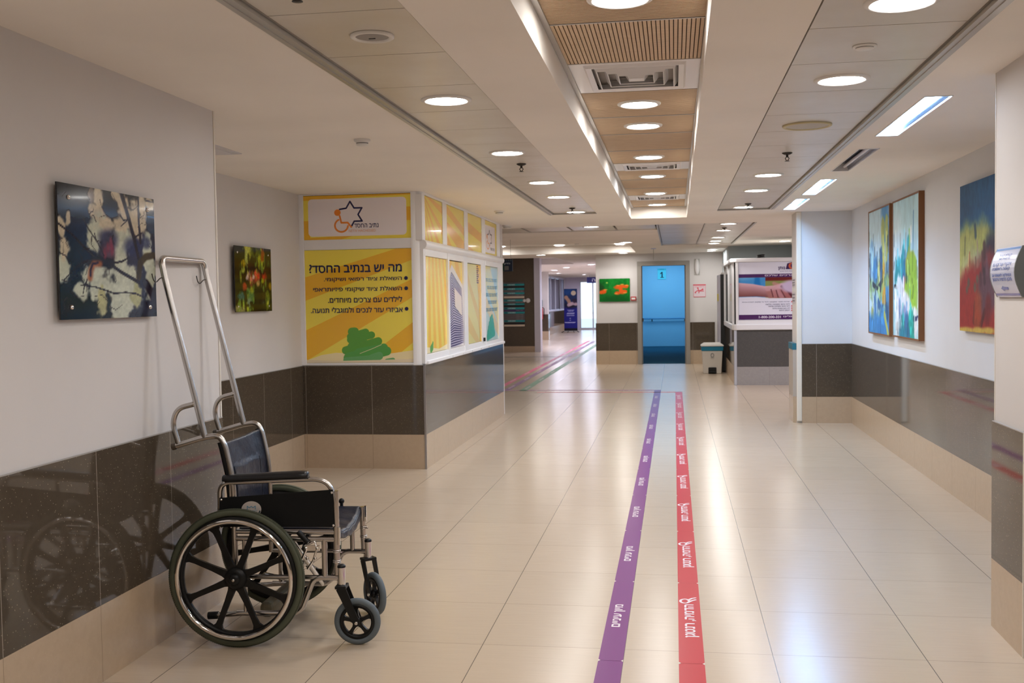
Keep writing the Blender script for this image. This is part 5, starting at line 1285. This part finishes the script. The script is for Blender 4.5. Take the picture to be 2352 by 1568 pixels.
def caster(y, stem, cen, yaw):
    """front caster: steering tube, fork, wheel. cen = wheel centre, yaw = heading of the wheel"""
    q = MB(); q.tube([(stem, y, .255), (stem, y, .335)], .0165, 16); st = q.build('steering_tube', CHROME, wc)
    q = MB(); q.lathe([(.018, .333), (.018, .340), (.012, .346), (0, .347)], 16, 'z', (stem, y, 0)); q.build('tube_cap', BLACK, st)
    cx, cyy = cen; d = Vector((math.cos(yaw), math.sin(yaw), 0)); n = Vector((-d.y, d.x, 0)); C = Vector((cx, cyy, .100)); A = Vector((stem, y, .252))
    q = MB()
    for s_ in (-1, 1):
        a = A + n * .029 * s_; b = C + n * .027 * s_
        ax = (b - a).normalized(); wv = ax.cross(n).normalized()
        for (p0, p1, w0, w1) in ((a, b - ax * .0, .021, .015),):
            P_ = []
            for p_, w_ in ((p0, w0), (p1, w1), (p1 + ax * .016, w1 * .6)):
                for e, g in ((-1, 1), (-1, -1), (1, -1), (1, 1)): P_.append(tuple(p_ + n * .0035 * e + wv * w_ * g))
            q._add(P_, [(3, 2, 1, 0), (8, 9, 10, 11)] + [(k * 4 + j, k * 4 + (j + 1) % 4, k * 4 + 4 + (j + 1) % 4, k * 4 + 4 + j) for k in range(2) for j in range(4)])
    P_ = [tuple(A + n * .0325 * e + d * .024 * g + Vector((0, 0, hz))) for hz in (-.006, .006) for e, g in ((-1, -1), (1, -1), (1, 1), (-1, 1))]
    q._add(P_, [(3, 2, 1, 0), (4, 5, 6, 7), (0, 1, 5, 4), (1, 2, 6, 5), (2, 3, 7, 6), (3, 0, 4, 7)])
    q.build('fork', BLACK, wc, bevel=.002)
    M = Matrix(((d.x, n.x, 0, C.x), (d.y, n.y, 0, C.y), (0, 0, 1, C.z), (0, 0, 0, 1)))
    q = MB(); q.M = M; prof = [(.0855 + .0145 * math.cos(2 * math.pi * i / 14), .0155 * math.sin(2 * math.pi * i / 14)) for i in range(14)]
    q.lathe(prof, 48, 'y', (0, 0, 0), True); w = q.build('caster_wheel', CRUB, wc)
    q = MB(); q.M = M; q.lathe([(.060, -.010), (.074, -.013), (.077, 0), (.074, .013), (.060, .010)], 40, 'y', (0, 0, 0), True); q.lathe([(0, -.019), (.014, -.019), (.019, -.010), (.019, .010), (.014, .019), (0, .019)], 16, 'y')
    for i in range(5):
        a = math.radians(95 + 72 * i); ca, sa = math.cos(a), math.sin(a); P_ = []
        for r, hw in ((.012, .012), (.030, .007), (.052, .008), (.066, .018)):
            for sy, sh in ((-1, 1), (-1, -1), (1, -1), (1, 1)): P_.append((ca * r - sa * hw * sh, sy * .008, sa * r + ca * hw * sh))
        q._add(P_, [(k * 4 + j, k * 4 + (j + 1) % 4, k * 4 + 4 + (j + 1) % 4, k * 4 + 4 + j) for k in range(3) for j in range(4)])
    q.build('rim', BLACK, w)
    q = MB(); q.M = M; q.lathe([(0, -.036), (.007, -.036), (.008, -.029)], 8, 'y'); q.lathe([(0, .036), (.007, .036), (.008, .029)], 8, 'y'); q.build('axle_bolt', CHROME, w)
caster(YN - .005, .446, (.509, YN + .002), math.radians(3))
caster(YF, .446, (.486, YF - .05), math.radians(-50))

# main frame
r1 = .0125
def P3(y, *xz): return [(x, y, z) for x, z in xz]
for y in (YN, YF):
    q = MB()
    q.tube(rnd(P3(y, (-.283, .849), (-.145, .889), (-.078, .897), (-.055, .855), (-.030, .735), (-.022, .64), (-.022, .28)), .045), r1, 12)      # back cane with its handle
    q.tube(P3(y, (-.022, .483), (.425, .483)), r1 * .9, 10); q.tube(P3(y, (-.022, .452), (.425, .452)), r1 * .9, 10)                                   # seat tubes
    q.tube(rnd(P3(y, (.436, .287), (.345, .287), (.318, .272), (.268, .150), (.235, .130), (-.02, .128)), .03), r1, 12)                               # bent lower tube
    q.tube(P3(y, (.436, .287), (-.022, .287)), r1 * .8, 10)
    q.tube(P3(y, (.372, .452), (.372, .287)), r1 * .95, 10); q.tube(P3(y, (.02, .452), (.02, .128)), r1 * .8, 8)
    if y == YN: q.tube(P3(YN, (.4255, .66), (.4265, .30)), .0135, 12)
    else: q.tube(P3(YF, (.420, .498), (.4265, .30)), .0135, 12)
    q.box(.425, .447, y - .006, y + .006, .262, .330)
    q.build('tube_frame', STEEL, wc)
for y in (YN, YF):
    q = MB()
    for z in (.405, .398, .362, .355): q.lathe([(.0135, z - .0022), (.0175, z - .0022), (.0175, z + .0022), (.0135, z + .0022)], 16, 'z', (.426, y, 0), True)
    q.tube([(.437, y - .012, .40), (.452, y - .016, .40)], .003, 6); q.box(.436, .445, y - .016, y - .008, .43, .505)
    q.build('hanger_clamp', CHROME, wc)
# cross brace
q = MB()
q.tube([(.19, YN, .13), (.19, YF, .452)], .0125, 12); q.tube([(.225, YF, .13), (.225, YN, .452)], .0125, 12); q.ball((.207, .295, .29), .02, 10)
q.tube([(.10, YN + .01, .295), (.19, .20, .235)], .010, 8); q.tube([(.10, YF - .01, .295), (.225, .39, .235)], .010, 8)
q.build('cross_brace', CHROME, wc)
q = MB(); q.box(.07, .13, YN + .02, YF - .02, .10, .165); q.M = None
bag = q.build('underseat_pouch', mat('khaki_pouch', (.17, .14, .085), .7), wc, bevel=.02)
# tipping levers
for y in (YN, YF):
    q = MB(); q.tube(P3(y, (.02, .128), (-.125, .116)), .0115, 12); lv = q.build('tipping_lever', STEEL, wc)
    q = MB(); q.tube(P3(y, (-.105, .117), (-.148, .114)), .0165, 12); q.build('rubber_tip', BLACK, lv)
# high push frame welded on the handles
ru = .0135
q = MB(); q.tube(rnd([(-.143, YN, .889), (-.305, YN, 1.585), (-.318, YN, 1.662), (-.318, YF, 1.662), (-.305, YF, 1.585), (-.143, YF, .889)], .075, 10), ru, 14); q.build('push_frame', STEEL, wc)
for y in (YN, YF):
    q = MB(); q.tube(rnd(P3(y, (-.178, 1.035), (-.262, 1.015), (-.287, .95), (-.262, .862)), .07, 8), .0115, 12); q.ball((-.190, y, 1.033), .015, 10, (1, 1, .8)); q.build('loop_handle', STEEL, wc)
    q = MB(); q.tube(P3(y, (-.272, .852), (-.290, .847)), .0145, 12); q.build('handle_end_cap', mat('bronze_cap', (.12, .10, .08), .4, .6), wc)
    q = MB(); q.tube(rnd([(-.298, y, 1.577), (-.312, y - .020, 1.577), (-.320, y - .045, 1.556), (-.322, y - .066, 1.562), (-.322, y - .082, 1.592)], .012, 6), .0026, 6); q.build('wire_hook', mat('dark_wire', (.10, .09, .085), .35, .9), wc)
# back rest: navy vinyl sling with black sleeves round the canes
def bx(z): return np.interp(z, [.47, .64, .735, .855, .89], [-.022, -.022, -.030, -.055, -.066])
def backf(off):
    def f(u, v):
        z = .485 + (.868 - .485 - .010 * math.sin(math.pi * u)) * v
        e = math.sin(math.pi * u) ** .6
        wr = .0022 * math.sin(9 * u + 7 * v) * math.sin(6 * v + 2 + 3 * u) * e
        pocket = .005 if (.16 < u < .84 and v < .70) else 0
        return (float(bx(z)) - .020 * e + wr + off + pocket * .8 - .004, YN + (YF - YN) * u, z)
    return f
q = MB(); q.grid(backf(0), 40, 36); q.build('backrest', VINYL, wc, solid=.007)
for y in (YN, YF):
    q = MB(); q.tube([(float(bx(z)) - .016, y, z) for z in np.linspace(.50, .868, 14)], .0125, 10); q.build('cane_sleeve', MATTE, wc)
q = MB()
for uu in (.16, .84): q.tube([backf(.006)(uu, v) for v in np.linspace(.05, .70, 16)], .0012, 5)
q.tube([backf(.006)(u, .70) for u in np.linspace(.16, .84, 16)], .0012, 5); q.build('pocket_seam', MATTE, wc)
# seat sling
def seatf(u, v):
    e = math.sin(math.pi * u) ** .7
    return (.0 + .412 * v + .010 * e * v, YN + (YF - YN) * u, .497 - .036 * e - .012 * max(0, v - .85) / .15 * e + .003 * math.sin(30 * u + 3 * v) * e * v)
q = MB(); q.grid(seatf, 40, 20); seat = q.build('seat', VINYL, wc, solid=.008)
q = MB()
q.grid(lambda u, v: (.412 + .006 * v + .010 * math.sin(math.pi * u), YN + (YF - YN) * u, seatf(u, 1)[2] - .028 * v), 40, 3); q.build('hem', VINYL, seat, solid=.006)
# armrest on the right side
ra = .0105; ya = YN - .005
q = MB(); q.tube(rnd(P3(ya, (-.084, .50), (-.080, .692), (.345, .712), (.395, .695), (.424, .640), (.426, .52)), .045, 8), ra, 12)
q.tube(P3(ya, (.142, .703), (.142, .60)), ra * .8, 8); q.tube(P3(ya, (-.035, .695), (-.035, .50)), ra * .7, 8)
q.build('armrest_frame', STEEL, wc)
q = MB(); q.grid(lambda u, v: (0, 0, 0), 1, 1); q = MB()
sec = [(-.028, .0), (-.030, .008), (-.024, .021), (-.010, .0265), (.010, .0265), (.024, .021), (.030, .008), (.028, .0)]
rings = []
for x, s_, zz in ((-.062, .80, -.001), (-.056, .97, 0), (-.03, 1, 0), (.27, 1, .016), (.298, .97, .0165), (.308, .80, .015), (.312, .45, .014)):
    rings.append([(x, ya + a * s_, .7035 + zz + b * (.6 + .4 * s_)) for a, b in sec])
v_ = [p for r in rings for p in r]; n_ = len(sec)
q._add(v_, [(i * n_ + j, i * n_ + (j + 1) % n_, (i + 1) * n_ + (j + 1) % n_, (i + 1) * n_ + j) for i in range(len(rings) - 1) for j in range(n_)] + [tuple(range(n_ - 1, -1, -1)), tuple(range((len(rings) - 1) * n_, len(rings) * n_))], True)
q.build('arm_pad', FOAM, wc)
q = MB(); yp = ya - .013
q._add([(-.082, yp, .505), (.424, yp, .508), (.419, yp, .668), (-.079, yp, .630), (-.082, yp + .004, .505), (.424, yp + .004, .508), (.419, yp + .004, .668), (-.079, yp + .004, .630)], [(0, 1, 2, 3), (7, 6, 5, 4), (0, 4, 5, 1), (1, 5, 6, 2), (2, 6, 7, 3), (3, 7, 4, 0)])
sk = q.build('skirt_panel', MATTE, wc)
p = Print(.09, .072, (0, 0, 0), True, .0006); p.it = []; p.poly(ell((.044, .036), .044, .035), (206, 196, 188)); p.next()
p.line([(.026, .036), (.026, .05), (.036, .043), (.044, .049), (.052, .043), (.062, .05), (.062, .036)], .003, (92, 150, 176)); p.line([(.02, .030), (.07, .030)], .0018, (120, 160, 180)); p.line([(.066, .012), (.078, .02), (.082, .028)], .005, (40, 60, 66)); p.line([(.03, .02), (.058, .02)], .0015, (150, 150, 160))
p.build('sticker', (.018, yp - .0003, .545), (1, 0, .03), (0, 0, 1), sk)
q = MB()
for x, z in ((-.071, .622), (-.071, .515), (.414, .655), (.418, .515)): q.lathe([(0, -.004), (.0045, -.003), (.006, 0)], 10, 'y', (x, yp, z))
q.build('rivet', CHROME, sk)
# brake
for y, s_ in ((YN - .012, -1), (YF + .012, 1)):
    q = MB(); q.box(.285, .355, y - .003, y + .003, .405, .428); q.tube([(.30, y, .415), (.275, y, .365)], .006, 6); q.tube([(.345, y, .42), (.325, y, .36)], .005, 6); q.tube([(.325, y, .36), (.30, y, .325)], .006, 6)
    q.tube([(.29, y, .425), (.335, y, .445), (.345, y, .40)], .005, 6)
    for x, z in ((.295, .415), (.345, .415), (.30, .372), (.335, .372)): q.lathe([(0, -.007), (.006, -.006), (.008, -.002)], 10, 'y', (x, y, z))
    bk = q.build('brake', CHROME, wc)
    q = MB(); q.tube([(.262, y, .487), (.305, y, .440)], .0125, 12); q.build('grip', BLACK, bk)
q = MB(); q.ball((.318, YF + .02, .520), .014, 12); q.tube([(.318, YF + .02, .515), (.318, YF + .02, .46)], .008, 8); q.build('brake_knob', BLACK, wc)
